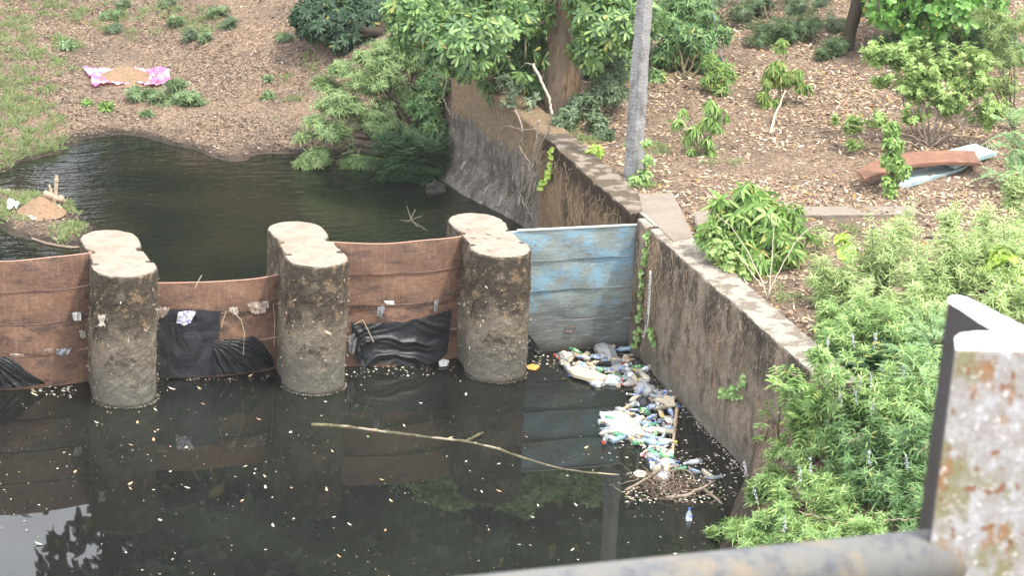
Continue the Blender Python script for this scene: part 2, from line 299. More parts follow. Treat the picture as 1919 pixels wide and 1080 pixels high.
def spray(lobes,m,rg,droop=.0):
    lc=np.array([l[0] for l in lobes]); lr=np.array([l[1] for l in lobes]); w_=(lr.prod(1))**(2/3); w_/=w_.sum()
    NN=13; K=max(1,m//NN); k=rg.choice(len(lobes),K,p=w_); u=rg.normal(0,1,(K,3)); u[:,2]=np.abs(u[:,2])*.9-.15; u=nrm(u)
    E=lc[k]+u*lr[k]*rg.uniform(.6,1.3,(K,1)); B0=lc[k]*1.; B0[:,:2]+=rg.normal(0,.22,(K,2))*lr[k][:,:2]; B0[:,2]-=lr[k][:,2]*rg.uniform(.5,1.,K)
    mid=(B0+E)/2+rg.normal(0,.08,(K,3))*lr[k]; mid[:,2]+=.22*lr[k][:,2]
    P=[];A=[];S=[]
    for j in range(NN):
        t=.22+.78*(j/(NN-1)); q=B0*(1-t)**2+2*mid*t*(1-t)+E*t*t; tg=nrm(2*(1-t)*(mid-B0)+2*t*(E-mid)); q=q.copy(); q[:,2]-=droop*t**3
        P.append(q+rg.normal(0,.02,(K,3))); A.append(nrm(tg*.55+np.array([0,0,.35])+rg.normal(0,.45,(K,3))*(1.1-t))); S.append(np.full(K,1.12-.5*t))
    return np.concatenate(P),np.concatenate(A),np.concatenate(S),[(B0[i],mid[i],E[i]) for i in range(K)]
def plant(name,label,cat,base,lobes,m,kind,mat,seed,group=None,stem=m_stem,sr=.02,gap=.2,f=5.,fill=.35,twigs=26,trunkpart=None,up=.45,fp='foliage',**kw):
    """lobes: (px,py,rpx,doff[,ry]) relative to base depth, or world ((x,y,z),(rx,ry,rz))"""
    rg=np.random.default_rng(seed); D=depth(base); LB=[]
    for l in lobes:
        if isinstance(l[0],tuple): LB.append((np.array(l[0]),np.array(l[1])))
        else:
            d=D+l[3]
            if kw.get('snap') and l[3]==-9: d=depth(onX(l[0],l[1],XW-.12))
            elif kw.get('snap'): d=depth(gnd(l[0],min(l[1]+(l[4] if len(l)>4 else l[2])*.75,1130)))+l[3]-.1
            r=l[2]*d/FPX; rz=(l[4]*d/FPX if len(l)>4 else r*.85); LB.append((dep(l[0],l[1],d),np.array([r,r,rz])))
    root=thing(name,label,cat,base,group)
    SS=1.;ST=[]
    if kw.get('spray'): P,A,SS,ST=spray(LB,m,rg,kw.get('hang',0.))
    else: P,A=crown(LB,m,rg,seed,gap,f,fill,up)
    if kind=='pal': V,F=clusters(P,A,kw.get('n',5),kw.get('L',.13),kw.get('w',.028),kw.get('sp',1.15),kw.get('dr',.35),rg,kw.get('shape','lance'),S_=SS)
    elif kind=='pin': V,F=pinnate(P,A,kw.get('n',7),kw.get('Lr',.3),kw.get('L',.05),kw.get('w',.02),rg,kw.get('shape','lance'))
    obj(fp,V,F,mat,root)
    mb=MB()
    for c,r in LB:
        b0_=np.asarray(base,dtype=float)
        if kw.get('snap'): b0_=np.array([c[0],c[1]+r[1]*.3,0]); b0_[2]=float(hgt(b0_[0],b0_[1]))
        if kw.get('snap'):
            tq=np.linspace(0,1,12)[:,None]; rr=np.asarray(base)*(1-tq)+b0_*tq; rr[:,2]=hgt(rr[:,0],rr[:,1])-.015; mb.tube(rr,.012,4,False)  # hidden runner added below ground to join each stem to the base
        Q=wob(b0_,c,9,.08,rg); mb.tube(Q,np.linspace(sr,sr*.35,9),6)
    for (q0,q1,q2) in ST[::2]:
        t=np.linspace(0,1,6)[:,None]; mb.tube(q0*(1-t)**2+2*q1*t*(1-t)+q2*t*t,np.linspace(.005,.002,6),3,False)
    idx=rg.choice(len(P),0 if ST else min(twigs*len(LB),len(P)),replace=False)
    lc=np.array([l[0] for l in LB])
    for i in idx:
        k=np.argmin(((lc-P[i])**2).sum(1)); t=rg.uniform(.3,1); a=np.asarray(base)*(1-t)+lc[k]*t if rg.random()<.3 else lc[k]
        mb.tube(wob(a,P[i],5,.1,rg),np.linspace(sr*.3,.002,5),4,False)
    mb.obj(trunkpart or 'stems',stem,root,True)
    return root
# ---------------- terrain ----------------
ZP=.3
shore=[(-1400,560),(-500,440),(-200,385),(0,333),(60,297),(150,266),(240,255),(310,258),(350,272),(385,290),(430,299),(480,291),(560,287),(640,290),(700,305),(760,312),(815,322)]
POND=[tuple(onZ(x,y,ZP)[:2]) for x,y in shore]+[(6.9,6.5),(6.9,.3),(-9,.3)]
ISL=[tuple(onZ(x,y,ZP)[:2]) for x,y in [(-900,420),(-300,352),(0,356),(60,361),(110,372),(150,397),(170,430),(160,463),(120,466),(80,455),(30,440),(0,425),(-300,395),(-900,450)]]
def pdist(X,Y,poly):
    P=np.stack([X.ravel(),Y.ravel()],1); n=len(poly); ins=np.zeros(len(P),bool); d=np.full(len(P),1e9)
    for i in range(n):
        a=np.array(poly[i]);b=np.array(poly[(i+1)%n]); ab=b-a
        t=np.clip(((P-a)@ab)/(ab@ab),0,1); q=P-(a+t[:,None]*ab); d=np.minimum(d,(q**2).sum(1))
        c=((a[1]>P[:,1])!=(b[1]>P[:,1]))&(P[:,0]<(b[0]-a[0])*(P[:,1]-a[1])/(b[1]-a[1]+1e-12)+a[0]); ins^=c
    d=np.sqrt(d); return np.where(ins,-d,d).reshape(X.shape)
def ss(x): x=np.clip(x,0,1); return x*x*(3-2*x)
mounds=[]
def hgt(X,Y):
    X=np.asarray(X,dtype=float);Y=np.asarray(Y,dtype=float)
    j=.10*np.sin(X*3.1+Y*1.3)+.08*np.sin(Y*4.3-X*1.1)+.05*np.sin(X*9+Y*7)
    d=pdist(X,Y,POND)+j*.7; di=pdist(X,Y,ISL)+j*.5
    land=ZP+.13*(1-np.exp(-np.maximum(d,0)/.35))+.085*np.maximum(d,0)
    land=np.where(d<0,ZP+np.maximum(d*.5,-.45),land)
    isl=ZP+np.where(di<0,.14*(1-np.exp(di/.35)),-di*.5); isl=np.maximum(isl,ZP-.45)
    left=np.where(d<0,np.maximum(land,isl),land)
    left=np.where(Y<.62,-.7,left)
    left=np.where((X>5.9)&(Y>6.8)&(Y<9.5),np.maximum(left,ZP+.35*ss((X-5.9)/.8)*ss((Y-6.8)/1.2)),left)
    left=np.maximum(left, np.where((Y<.62)&(X<-14),.1+(-14-X)*.1,-.7))
    right=1.66+.035*(X-7)+.04*np.maximum(Y-4,0)+.04*np.sin(X*.9)*np.sin(Y*.8+1)
    right=right-.12*np.clip(-3-Y,0,9)
    cx=6.72-.3*ss((Y-4.3)/3.4)-np.maximum(Y-7.7,0)*.25-np.maximum(-3.3-Y,0)*.45; wd=.12+np.maximum(Y-7.7,0)*1.+np.maximum(-3.3-Y,0)*1.4
    s=ss((X-cx)/wd+.5); z=left*(1-s)+np.maximum(right,left)*s
    for (mx_,my_,a,b,h_) in mounds: z=z+h_*np.exp(-(((X-mx_)/a)**2+((Y-my_)/b)**2))
    z=z+.02*np.sin(X*5.3+1)*np.sin(Y*4.1)+.015*np.sin(X*11+Y*3)*np.sin(Y*13)
    return z
def gnd(px,py):
    d=ray(px,py); t=np.arange(20,110,.1); P=CP+d*t[:,None]; h=hgt(P[:,0],P[:,1]); b=np.nonzero(P[:,2]<h)[0]
    i=b[0] if len(b) else len(t)-1; p=P[i].copy(); p[2]=float(hgt(p[0],p[1])); return p
for (px,py,a,b,h_) in [(440,90,.9,.7,.3),(375,248,.55,.3,.24),(480,120,1.2,.5,.1),(300,30,1.,.6,.1),(560,230,.8,.6,.1)]:
    p=gnd(px,py); mounds.append((p[0],p[1],a,b,h_))
def axis(a,b,step,lo,hi):
    c=list(np.arange(a,b,step)); s=step; x=c[0]; L_=[]
    while x>lo: s*=1.35; x-=s; L_.append(x)
    s=step; x=c[-1]; R_=[]
    while x<hi: s*=1.35; x+=s; R_.append(x)
    return np.array(L_[::-1]+c+R_)
gx=axis(-3.5,23,.085,-400,600); gy=axis(-8,23,.085,-300,900)
GX,GY=np.meshgrid(gx,gy); GZ=hgt(GX,GY)
nx,ny=len(gx),len(gy); ii=(np.arange(ny-1)[:,None]*nx+np.arange(nx-1)[None,:]).ravel()
F=np.stack([ii,ii+1,ii+nx+1,ii+nx],1)
g=obj('ground',np.stack([GX.ravel(),GY.ravel(),GZ.ravel()],1),F,m_soil,smooth=True); tag(g,kind='structure')
# ---------------- water ----------------
def water(name,body,ripple,dist,rough=.015):
    m=bpy.data.materials.new(name); m.use_nodes=True; nt=m.node_tree; N=nt.nodes; Lk=nt.links.new; b=N['Principled BSDF']
    b.inputs['Roughness'].default_value=rough; b.inputs['IOR'].default_value=1.33; b.inputs['Specular IOR Level'].default_value=.5
    tc=N.new('ShaderNodeTexCoord'); mp=N.new('ShaderNodeMapping'); Lk(tc.outputs['Object'],mp.inputs[0]); mp.inputs['Scale'].default_value=ripple[1]
    n=N.new('ShaderNodeTexNoise'); n.inputs['Scale'].default_value=ripple[0]; n.inputs['Detail'].default_value=2; Lk(mp.outputs[0],n.inputs['Vector'])
    bp=N.new('ShaderNodeBump'); bp.inputs['Distance'].default_value=dist; bp.inputs['Strength'].default_value=1; Lk(n.outputs['Fac'],bp.inputs['Height']); Lk(bp.outputs[0],b.inputs['Normal'])
    n2=N.new('ShaderNodeTexNoise'); n2.inputs['Scale'].default_value=.5; Lk(tc.outputs['Object'],n2.inputs['Vector'])
    mr=N.new('ShaderNodeMapRange'); mr.inputs[1].default_value=.4; mr.inputs[2].default_value=.65; Lk(n2.outputs['Fac'],mr.inputs[0])
    mi=N.new('ShaderNodeMixRGB'); mi.inputs[1].default_value=(*body[0],1); mi.inputs[2].default_value=(*body[1],1); Lk(mr.outputs[0],mi.inputs[0]); Lk(mi.outputs[0],b.inputs['Base Color'])
    return m
mw1=water('black_river_water',((.008,.0085,.0075),(.012,.014,.011)),(1.2,(1,1,1)),.0012)
mw2=water('pond_water',((.008,.010,.007),(.018,.017,.010)),(5,(.6,1.5,1)),.014)
o=obj('river_water',[(-200,-200,0),(60,-200,0),(60,.66,0),(-200,.66,0)],[(0,1,2,3)],mw1); tag(o,kind='structure')
o=obj('pond_water',[(-60,.66,ZP),(6.75,.66,ZP),(6.75,14,ZP),(-60,14,ZP)],[(0,1,2,3)],mw2); tag(o,kind='structure')
# ---------------- piers ----------------
PH=1.628
def arc(cx,cy,r,a0,a1,n): return [(cx+r*math.cos(a),cy+r*math.sin(a)) for a in np.linspace(a0,a1,n)]
def outline():
    r,rb,c=.378,.355,1.08; P=[]
    P+=arc(0,0,r,-math.pi,0,40)[1:-1]
    Rt=[(r,0),(r,.06),(.372,.115),(.29,.13),(.285,.165),(.352,.185),(.345,.3),(.34,.45),(.335,.56),(.27,.575),(.265,.66),(.30,.68),(.33,.76),(.348,.86),(.353,.96)]
    P+=Rt; P+=arc(0,c,rb,-.25,math.pi+.25,40)[1:-1]
    P+=[(-x,y) for x,y in Rt[::-1]]
    P=np.array(P); Q=[]
    for i in range(len(P)):
        a=P[i];b=P[(i+1)%len(P)]; k=max(1,int(np.linalg.norm(b-a)/.03))
        for j in range(k): Q.append(a+(b-a)*j/k)
    return np.array(Q)
OUT=outline()
def pier(X0,seed,label):
    n=len(OUT); zs=list(np.arange(-.6,0,.15))+list(np.arange(0,PH-.035,.035))+[PH-.03,PH-.012,PH]
    T=np.roll(OUT,-1,0)-np.roll(OUT,1,0); Nn=np.stack([T[:,1],-T[:,0]],1); Nn/=np.linalg.norm(Nn,axis=1)[:,None]
    V=[]
    for k,z in enumerate(zs):
        P3=np.concatenate([OUT,np.full((n,1),z)],1); a=.016*vn(P3,2.5,seed)+.009*vn(P3,9.,seed+5)+.007*vn(P3,28,seed+9)
        if z>PH-.02: a=a-(.008 if z<PH else .02)*(1+vn(P3,9,seed+2))
        V.append(np.stack([X0+OUT[:,0]+Nn[:,0]*a,OUT[:,1]+Nn[:,1]*a,np.full(n,z)],1))
    V=np.concatenate(V); K=len(zs); rp_=np.random.default_rng(int(seed*10))
    F=[(i*n+j,i*n+(j+1)%n,(i+1)*n+(j+1)%n,(i+1)*n+j) for i in range(K-1) for j in range(n)]+[tuple((K-1)*n+j for j in range(n))]
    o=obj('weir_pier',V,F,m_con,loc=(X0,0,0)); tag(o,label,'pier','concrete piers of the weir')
    m=1500; j=rp_.integers(0,n,m); z=np.clip(rp_.normal(.78,.33,m),.1,PH-.05); z=np.where(rp_.random(m)<.25,rp_.uniform(.05,1.5,m),z)
    C=np.stack([X0+OUT[j,0]+Nn[j,0]*.02,OUT[j,1]+Nn[j,1]*.02,z],1); k=(C[:,1]<.5)&(np.abs(C[:,0]-X0)>-1); C=C[k]; m=len(C)
    d=nrm(rp_.normal(0,1,(m,3))*[1,1,.8]+np.stack([Nn[j[k],0],Nn[j[k],1],np.zeros(m)],1)*.3); sd=nrm(np.cross(d,rp_.normal(0,1,(m,3)))); Lg=rp_.gamma(2,.008,m)+.006
    v_,f_=leafgeo(C,d,sd,Lg,Lg*rp_.uniform(.15,.6,m),'oval',.3); c=obj('dry_debris',v_,f_,m_chips2,o); c['kind']='stuff'
    return o
pier(0,1.3,'weathered concrete pier nearest the left edge, with white paper stuck on its face')
pier(2.3,7.7,'mossy concrete pier in the middle, between the low rusty gate and the high one')
pier(4.6,15.1,'concrete pier beside the blue gate, with yellow leaves lying on its top')
pier(-2.3,22.4,'concrete pier carrying the left end of the rusty gate, beyond the picture edge')
o=MB().box((-16,.35,-.7),(-2.72,.9,1.62)).obj('abutment_wall',m_wall); tag(o,'concrete abutment wall continuing the weir to the left','wall')
# ---------------- gates ----------------
YG=.62
def gate(xa,xb,n,bow,mat,root,top,th=.03,seed=0,bh=.404):
    z1=top
    for k in range(n):
        z0=max(z1-bh+.012,-.3) if k<n-1 else -.3
        nu=26; nv=10; V=[];ph=np.random.default_rng(seed+k)
        lean=ph.uniform(-.008,.008)
        for side in (0,1):
            for i in range(nv+1):
                for j in range(nu+1):
                    u=j/nu; v=i/nv; x=xa+(xb-xa)*u; y=YG-bow*4*u*(1-u)*(1-.0*v)+lean*v-.012*(1-v)+.006*(k%3)+ (th if side else 0)
                    z=z0+(z1-z0)*v+.006*math.sin(u*9+k*2+seed)
                    y+=.006*math.sin(u*14+v*5+k)+.008*math.sin(math.pi*v)*(-1 if side==0 else 1)*.5
                    V.append((x,y,z))
        q=(nu+1); F=[]; o2=(nv+1)*q
        for i in range(nv):
            for j in range(nu):
                a=i*q+j; F.append((a,a+1,a+q+1,a+q)); F.append((o2+a,o2+a+q,o2+a+q+1,o2+a+1))
        for j in range(nu): F.append((nv*q+j,nv*q+j+1,o2+nv*q+j+1,o2+nv*q+j)); F.append((j+1,j,o2+j,o2+j+1))
        for i in range(nv): F.append((i*q,(i+1)*q,o2+(i+1)*q,o2+i*q)); F.append(((i+1)*q+nu,i*q+nu,o2+i*q+nu,o2+(i+1)*q+nu))
        b=obj('board',V,F,mat,root)
        z1=z1-bh
def mkgate(i,xa,xb,n,bow,mat,top,label,seed):
    r=thing('stop_log_gate',label,'gate',((xa+xb)/2,YG,0),'gates between the piers'); gate(xa,xb,n,bow,mat,r,top,seed=seed); return r
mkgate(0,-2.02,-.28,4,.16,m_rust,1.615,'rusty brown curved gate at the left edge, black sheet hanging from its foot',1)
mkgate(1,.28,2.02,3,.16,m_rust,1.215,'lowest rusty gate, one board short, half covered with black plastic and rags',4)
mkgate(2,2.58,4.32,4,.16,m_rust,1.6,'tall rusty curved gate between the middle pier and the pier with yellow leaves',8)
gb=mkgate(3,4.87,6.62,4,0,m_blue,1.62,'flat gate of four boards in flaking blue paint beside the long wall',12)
MB().box((5.0,.6,1.625),(6.6,.64,1.64)).obj('top_strip',M('pale_strip',(.45,.46,.42),rough=.8),gb)
p=onY(1108,0+620,YG-.02)
mb=MB()
for (a,b) in (((1058,622),(1062,612)),((1062,612),(1078,613)),((1078,613),(1073,623)),((1073,623),(1058,622))):
    mb.tube([onY(a[0],a[1],YG-.03),onY(b[0],b[1],YG-.03)],.006,5)
mb.obj('handle',m_rust,gb)
# ---------------- right retaining wall ----------------
XW=6.53; HW=1.756
def longwall():
    root=thing('retaining_wall','long mossy concrete retaining wall running away from the bush past the blue gate','wall',(XW,0,0))
    def seg(y0,y1,mat,name,flare,seed):
        ys=np.arange(y0,y1+.001,.07); zs=np.concatenate([np.arange(-.6,0,.2),np.arange(0,HW-.04,.07),[HW-.03,HW-.01,HW]]); V=[];nz_=len(zs)
        for y in ys:
            for z in zs:
                wy=y; x=XW-.007-.33*ss((y-4.3)/3.4); p=(x,y,z); ht=.16*ss((y-4.2)/2.5)
                a=.03*mn.noise(Vector((y*1.5+seed,z*1.5,0)))+.018*mn.noise(Vector((y*6,z*6,seed)))+.008*mn.noise(Vector((y*22,z*22,seed)))
                if flare: k_=np.clip((y-4.0)/3.7,0,1); q_=np.clip((.62-z)/.6,0,1.3)**1.1; a-=k_*.5*q_; wy=y-k_*.8*q_
                if z>HW-.02: a+=.012+(.02 if z==HW else 0)*(1+mn.noise(Vector((y*9,z,3))))
                V.append((x+a,wy,z+ht*max(0,z)/HW+(.012*mn.noise(Vector((y*4,seed,1))) if z>HW-.02 else 0)))
            # top right edge, right bottom
            e=.03*mn.noise(Vector((y*2,5,seed)))
            xo=-.33*ss((y-4.3)/3.4); V.append((XW+.40+e+xo,y,HW+.01+ht)); V.append((XW+.42+e+xo,y,HW-.03)); V.append((XW+.42+xo,y,0.))
        k=nz_+3; F=[(i*k+j,i*k+j+1,(i+1)*k+j+1,(i+1)*k+j) for i in range(len(ys)-1) for j in range(k-1)]
        F+=[tuple(range(k)),tuple((len(ys)-1)*k+j for j in range(k))[::-1]]
        return obj(name,V,F,mat,root)
    seg(-5.4,.12,m_wall,'wall_face',False,1.)
    # guide slot jambs by the blue gate
    seg(.135,.5,m_wall,'slot_jamb',False,2.)
    seg(.70,4.35,m_mossw,'mossy_wall_face',True,5.)
    seg(4.352,7.75,m_plaster,'plaster_face',True,6.)
    MB().box((XW+.1,.10,-.5),(XW+.41,.74,HW+.014)).obj('slot_back',m_wall,root)
    return root
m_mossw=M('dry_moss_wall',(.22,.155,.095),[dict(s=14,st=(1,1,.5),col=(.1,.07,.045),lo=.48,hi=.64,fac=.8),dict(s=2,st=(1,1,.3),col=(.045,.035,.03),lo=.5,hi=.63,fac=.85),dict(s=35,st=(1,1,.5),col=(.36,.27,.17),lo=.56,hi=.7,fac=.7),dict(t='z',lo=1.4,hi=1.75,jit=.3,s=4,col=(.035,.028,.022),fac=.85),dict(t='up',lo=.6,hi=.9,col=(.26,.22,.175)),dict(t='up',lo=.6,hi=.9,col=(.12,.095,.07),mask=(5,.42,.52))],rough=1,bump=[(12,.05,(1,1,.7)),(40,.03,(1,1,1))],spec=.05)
rw=longwall()
# dry roots hanging on the wall
mb=MB(); rg=np.random.default_rng(3)
for i in range(420):
    y=rg.uniform(-3.2,7.0) if rg.random()<.7 else rg.uniform(-.4,.0); 
    if .45<y<.72: continue
    z=HW-.02-abs(rg.normal(0,.45)); z=max(z,.5); l=rg.uniform(.08,.35)
    a=np.array([XW-.02,y,z]); b=a+np.array([-rg.uniform(.01,.06)-(.09 if y>4 else 0),rg.normal(0,.1),-l]); mb.tube(wob(a,b,6,.25,rg),.0028,3,False)
o=mb.obj('dry_roots',M('straw_roots',(.3,.22,.14),rough=1)); tag(o,'tangle of thin dry roots clinging to the upper face of the long wall','roots',kind='stuff')
# pads and kerb on the bank
def slab(name,pts,top,th,mat,label,cat):
    P=[np.array([*onZ(x,y,top)[:2],top]) for x,y in pts]; n=len(P); c=sum(P)/n
    V=[];K=24
    ring=[]
    for i in range(n):
        a,b=P[i],P[(i+1)%n]
        for j in range(K): 
            q=a+(b-a)*j/K; q=q+np.array([.02*mn.noise(Vector((q[0]*8,q[1]*8,1))),.02*mn.noise(Vector((q[0]*8,q[1]*8,7))),0]); ring.append(q)
    m_=len(ring); ring=np.array(ring); lo=ring.copy(); lo[:,2]-=th; ins=ring*.985+c*.015; mid=ring.copy(); mid[:,2]-=.015
    V=np.concatenate([lo,mid,ins]); F=[(i,(i+1)%m_,m_+(i+1)%m_,m_+i) for i in range(m_)]+[(m_+i,m_+(i+1)%m_,2*m_+(i+1)%m_,2*m_+i) for i in range(m_)]+[tuple(range(2*m_,3*m_))]
    o=obj(name,V,F,mat); tag(o,label,cat); return o
slab('concrete_pad',[(1300,444),(1262,362),(1196,362),(1204,395),(1262,452)],1.772,.3,m_pad,'cracked flat concrete pad joined to the wall top behind the blue gate','concrete slab')
slab('concrete_kerb',[(1310,432),(1470,404),(1728,402),(1716,386),(1470,387),(1300,398)],1.80,.3,m_pad,'narrow grey concrete kerb lying in the litter behind the mango bush','kerb')
# ---------------- litter ----------------
def vis(P,mg=60):
    x,y=topx(P); return (x>-mg)&(x<W+mg)&(y>-mg)&(y<H+mg)
def scatter(n,x0,x1,y0,y1,L0,L1,W0,mat,name,label,cat,seed,cond,lift=.012,tilt=.5,dens=None):
    rg=np.random.default_rng(seed); X=rg.uniform(x0,x1,n);Y=rg.uniform(y0,y1,n); Z=hgt(X,Y); P=np.stack([X,Y,Z+lift],1)
    k=vis(P)&cond(X,Y,Z); P=P[k]
    if dens: P=P[rg.random(len(P))<dens(P)]
    m=len(P); th=rg.uniform(0,6.28,m); D=nrm(np.stack([np.cos(th),np.sin(th),rg.normal(0,tilt*.5,m)],1)); Sd=nrm(np.stack([-np.sin(th),np.cos(th),rg.normal(0,tilt,m)],1))
    l=rg.uniform(L0,L1,m); V,F=leafgeo(P,D,Sd,l,l*W0,'oval',-.15)
    o=obj(name,V,F,mat); tag(o,label,cat,kind='stuff'); return o
isr=lambda X,Y,Z:(X>XW+.43)&(Z>.9)|((Y>7.8)&(X>6.3))
scatter(170000,6.5,24,-3.5,20,.035,.1,.42,m_litter,'leaf_litter','dry brown leaves strewn over the right bank','leaf litter',11,isr,dens=lambda P:np.clip(.55+.55*sn(P,.8,5)+.25*sn(P,3,6),.05,1))
isl_=lambda X,Y,Z:(Z>ZP+.02)&(X<7.2)&(Y>.9)&~((X>6.4)&(Y<7.8))
scatter(130000,-3,7.2,1,21,.022,.07,.45,m_chips,'bark_litter','small brown leaf and bark litter over the left bank','leaf litter',12,isl_,dens=lambda P:np.clip(.45+.6*sn(P,.9,8)+.3*sn(P,3,9),.03,1))
# grass on the left
def grass(n,regs,seed,name,label,h=.16,mat=m_grass):
    rg=np.random.default_rng(seed); C=[]
    for (px,py,rx,ry,k) in regs:
        c=gnd(px,py); sx=rx*depth(c)/FPX; sy=ry*depth(c)/FPX/.3
        m=int(n*k*.62); tf=max(3,m//26); tc_=np.stack([rg.normal(0,sx*.8,tf),rg.normal(0,sy*.75,tf)],1); q=tc_[rg.integers(0,tf,m)]+rg.normal(0,.06,(m,2)); C.append(c[:2]+q)
    C=np.concatenate(C); Z=hgt(C[:,0],C[:,1]); k=Z>ZP+.01; P=np.stack([C[:,0],C[:,1],Z],1)[k]; P=P[vis(P,200)]; m=len(P)
    D=nrm(np.stack([rg.normal(0,.55,m),rg.normal(0,.55,m),np.ones(m)],1)); Sd=nrm(np.cross(D,rg.normal(0,1,(m,3)))); l=h*rg.uniform(.5,1.5,m)
    V,F=leafgeo(P,D,Sd,l,np.full(m,.012),'lance',.35); o=obj(name,V,F,mat); tag(o,label,'grass',kind='stuff')
grass(7600,[(40,240,70,60,.42),(90,280,40,30,.16),(20,170,40,40,.2),(30,50,60,40,.22),(110,20,50,20,.1),(300,20,70,15,.1),(370,60,40,12,.07),(10,300,30,25,.1),(60,110,50,20,.1),(230,40,30,15,.05),(560,150,30,15,.03),(255,150,22,6,.05),(120,85,20,10,.05)],21,'bank_grass','tufts of bright green grass growing over the far left bank')
grass(2600,[(20,380,35,12,.3),(60,372,40,8,.25),(130,400,20,10,.15),(140,430,12,10,.15),(10,400,25,10,.2),(110,440,25,8,.15)],22,'island_grass','short green grass around the soil heap on the islet',.11)
grass(2200,[(1200,350,20,8,.2),(1270,290,60,25,.2),(1340,520,30,12,.15),(1090,250,50,20,.3),(1480,560,25,15,.12),(1600,440,40,20,.15),(1220,280,20,10,.1)],23,'litter_grass','sparse weeds pushing through the litter of the right bank',.12)
# ---------------- trees and bushes ----------------
def ground_obj(px,py): return gnd(px,py)
# big trunk + umbrella-leaf crown
tb=gnd(1046,205); Dt=depth(tb)
root=thing('umbrella_leaf_tree','tall tree with thick orange-streaked trunk and crown of whorled umbrella leaves, behind the wall end','tree',tb)
mb=MB(); px=[(1046,215,24),(1047,190,27),(1052,140,30),(1057,90,32),(1058,50,32),(1055,15,30),(1050,-60,27),(1046,-200,24)]
def tr(pl,D,k=16):
    P=np.array([dep(a,b,D) for a,b,_ in pl]); return P,np.array([c*D/FPX for *_,c in pl])
def barktube(P,r,seed,k=20,sub=6,amp=.12):
    n=(len(P)-1)*sub+1; t=np.linspace(0,len(P)-1,n); Q=np.stack([np.interp(t,np.arange(len(P)),P[:,i]) for i in range(3)],1); rr=np.interp(t,np.arange(len(P)),r)
    b=MB(); b.tube(Q,rr,k); V=b.V[0].reshape(n,k,3)
    for i in range(n):
        for j in range(k):
            a=j/k*6.28; d=V[i,j]-Q[i]; V[i,j]=Q[i]+d*(1+amp*mn.noise(Vector((math.cos(a)*2+seed,math.sin(a)*2,Q[i][2]*1.2)))+amp*.7*mn.noise(Vector((math.cos(a)*6+seed,math.sin(a)*6,Q[i][2]*.7))))
    b.V[0]=V.reshape(-1,3); return b
P_,r_=tr(px,Dt); t1=barktube(P_,r_,1); t2b=tr([(1066,200,14),(1072,130,18),(1078,70,18),(1076,30,17),(1082,-30,15),(1092,-200,12)],Dt-.1); t2=barktube(t2b[0],t2b[1],4)
t1.add(t2.V[0],t2.F); t1.obj('trunk',m_bark,root,True)
rg=np.random.default_rng(31); LB=[]
for (x,y,r,off) in [(800,60,62,-1),(870,80,70,-1.2),(940,70,60,-1),(860,10,80,-.6),(760,20,40,-1),(985,110,34,-.8),(970,20,60,-.4),(1140,40,60,-.8),(1200,30,50,-.7),(1105,90,34,-.8),(1120,-40,70,-.6),(880,-90,110,-.5),(1020,-160,120,.3),(1180,-120,90,0),(1110,10,40,-.5)]:
    d=Dt+off; LB.append((dep(x,y,d),np.array([1,1,.85])*r*d/FPX))
P,A=crown(LB,4300,rg,31,.15,3.,.3,.2); V,F=clusters(P,A,7,.17,.05,1.2,.25,rg,'obov'); cr=obj('crown',V,F,m_palm,root)
mb=MB()
for c,r in LB: mb.tube(wob(dep(1055,-30,Dt),c,8,.1,rg),np.linspace(.05,.012,8),6)
mb.obj('limb',m_bark,root,True)
# second layer of small twiggy shrubs under it
plant('crest_backing_shrub','dark leafy shrub on the wall crest left of the orange-streaked trunk','shrub',gnd(1010,195),[(950,125,44,.2),(1000,100,44,.2),(1008,165,24,0),(905,105,40,.3),(985,150,30,0),(960,60,50,.4)],1900,'pal',m_vitexd,303,n=6,L=.17,w=.05,dr=.9,spray=True,stem=m_dstem,sr=.02)
plant('undergrowth_shrub','grey-green bushy undergrowth at the foot of the orange-streaked trunk','shrub',gnd(1100,250),[(1060,225,30,0),(1110,240,34,0),(1090,200,30,.3),(1140,170,34,.6),(1160,130,30,1.0),(1130,255,22,-.2)],1500,'pal',m_greyg,41,n=5,L=.08,w=.03,dr=.1,gap=.35,sr=.012,shape='oval')
plant('leafy_shrub','dark leafy shrub filling the gap between trunk and concrete pole','shrub',gnd(1150,190),[(1150,110,45,1),(1180,150,35,1),(1120,130,40,1),(1230,150,25,1.),(1140,60,60,2)],1500,'pal',m_palm,42,n=5,L=.16,w=.04,dr=.9,gap=.25,sr=.015,shape='lance')
# dark tree left of it
plant('dark_canopy_tree','dark blue-green tree whose low boughs hang at the top, left of the umbrella leaves','tree',gnd(720,60),[(600,10,40,.3),(640,40,48,.2),(700,30,60,.5),(740,70,45,.3),(590,50,28,0),(680,-40,90,1),(640,75,24,0),(770,10,50,.6),(820,40,50,1),(570,30,24,0),(700,90,40,.2),(760,100,36,0)],6000,'pal',m_darkl,51,n=6,L=.13,w=.045,dr=.6,gap=.12,stem=m_dstem,sr=.09,trunkpart='trunk',fp='crown',shape='oval')
plant('dark_backing_shrub','deep green leafy mass behind the umbrella leaves and the wall end','shrub',gnd(900,60),[(900,60,80,1.),(980,90,60,.6),(1005,150,40,0),(940,120,40,0),(870,100,50,.0),(780,130,40,.5),(990,60,50,0),(1110,120,40,.3),(1000,180,26,-.3),(960,140,26,-.3)],4600,'pal',m_vitexd,52,n=5,L=.15,w=.04,dr=.8,gap=.1,stem=m_dstem,sr=.04)
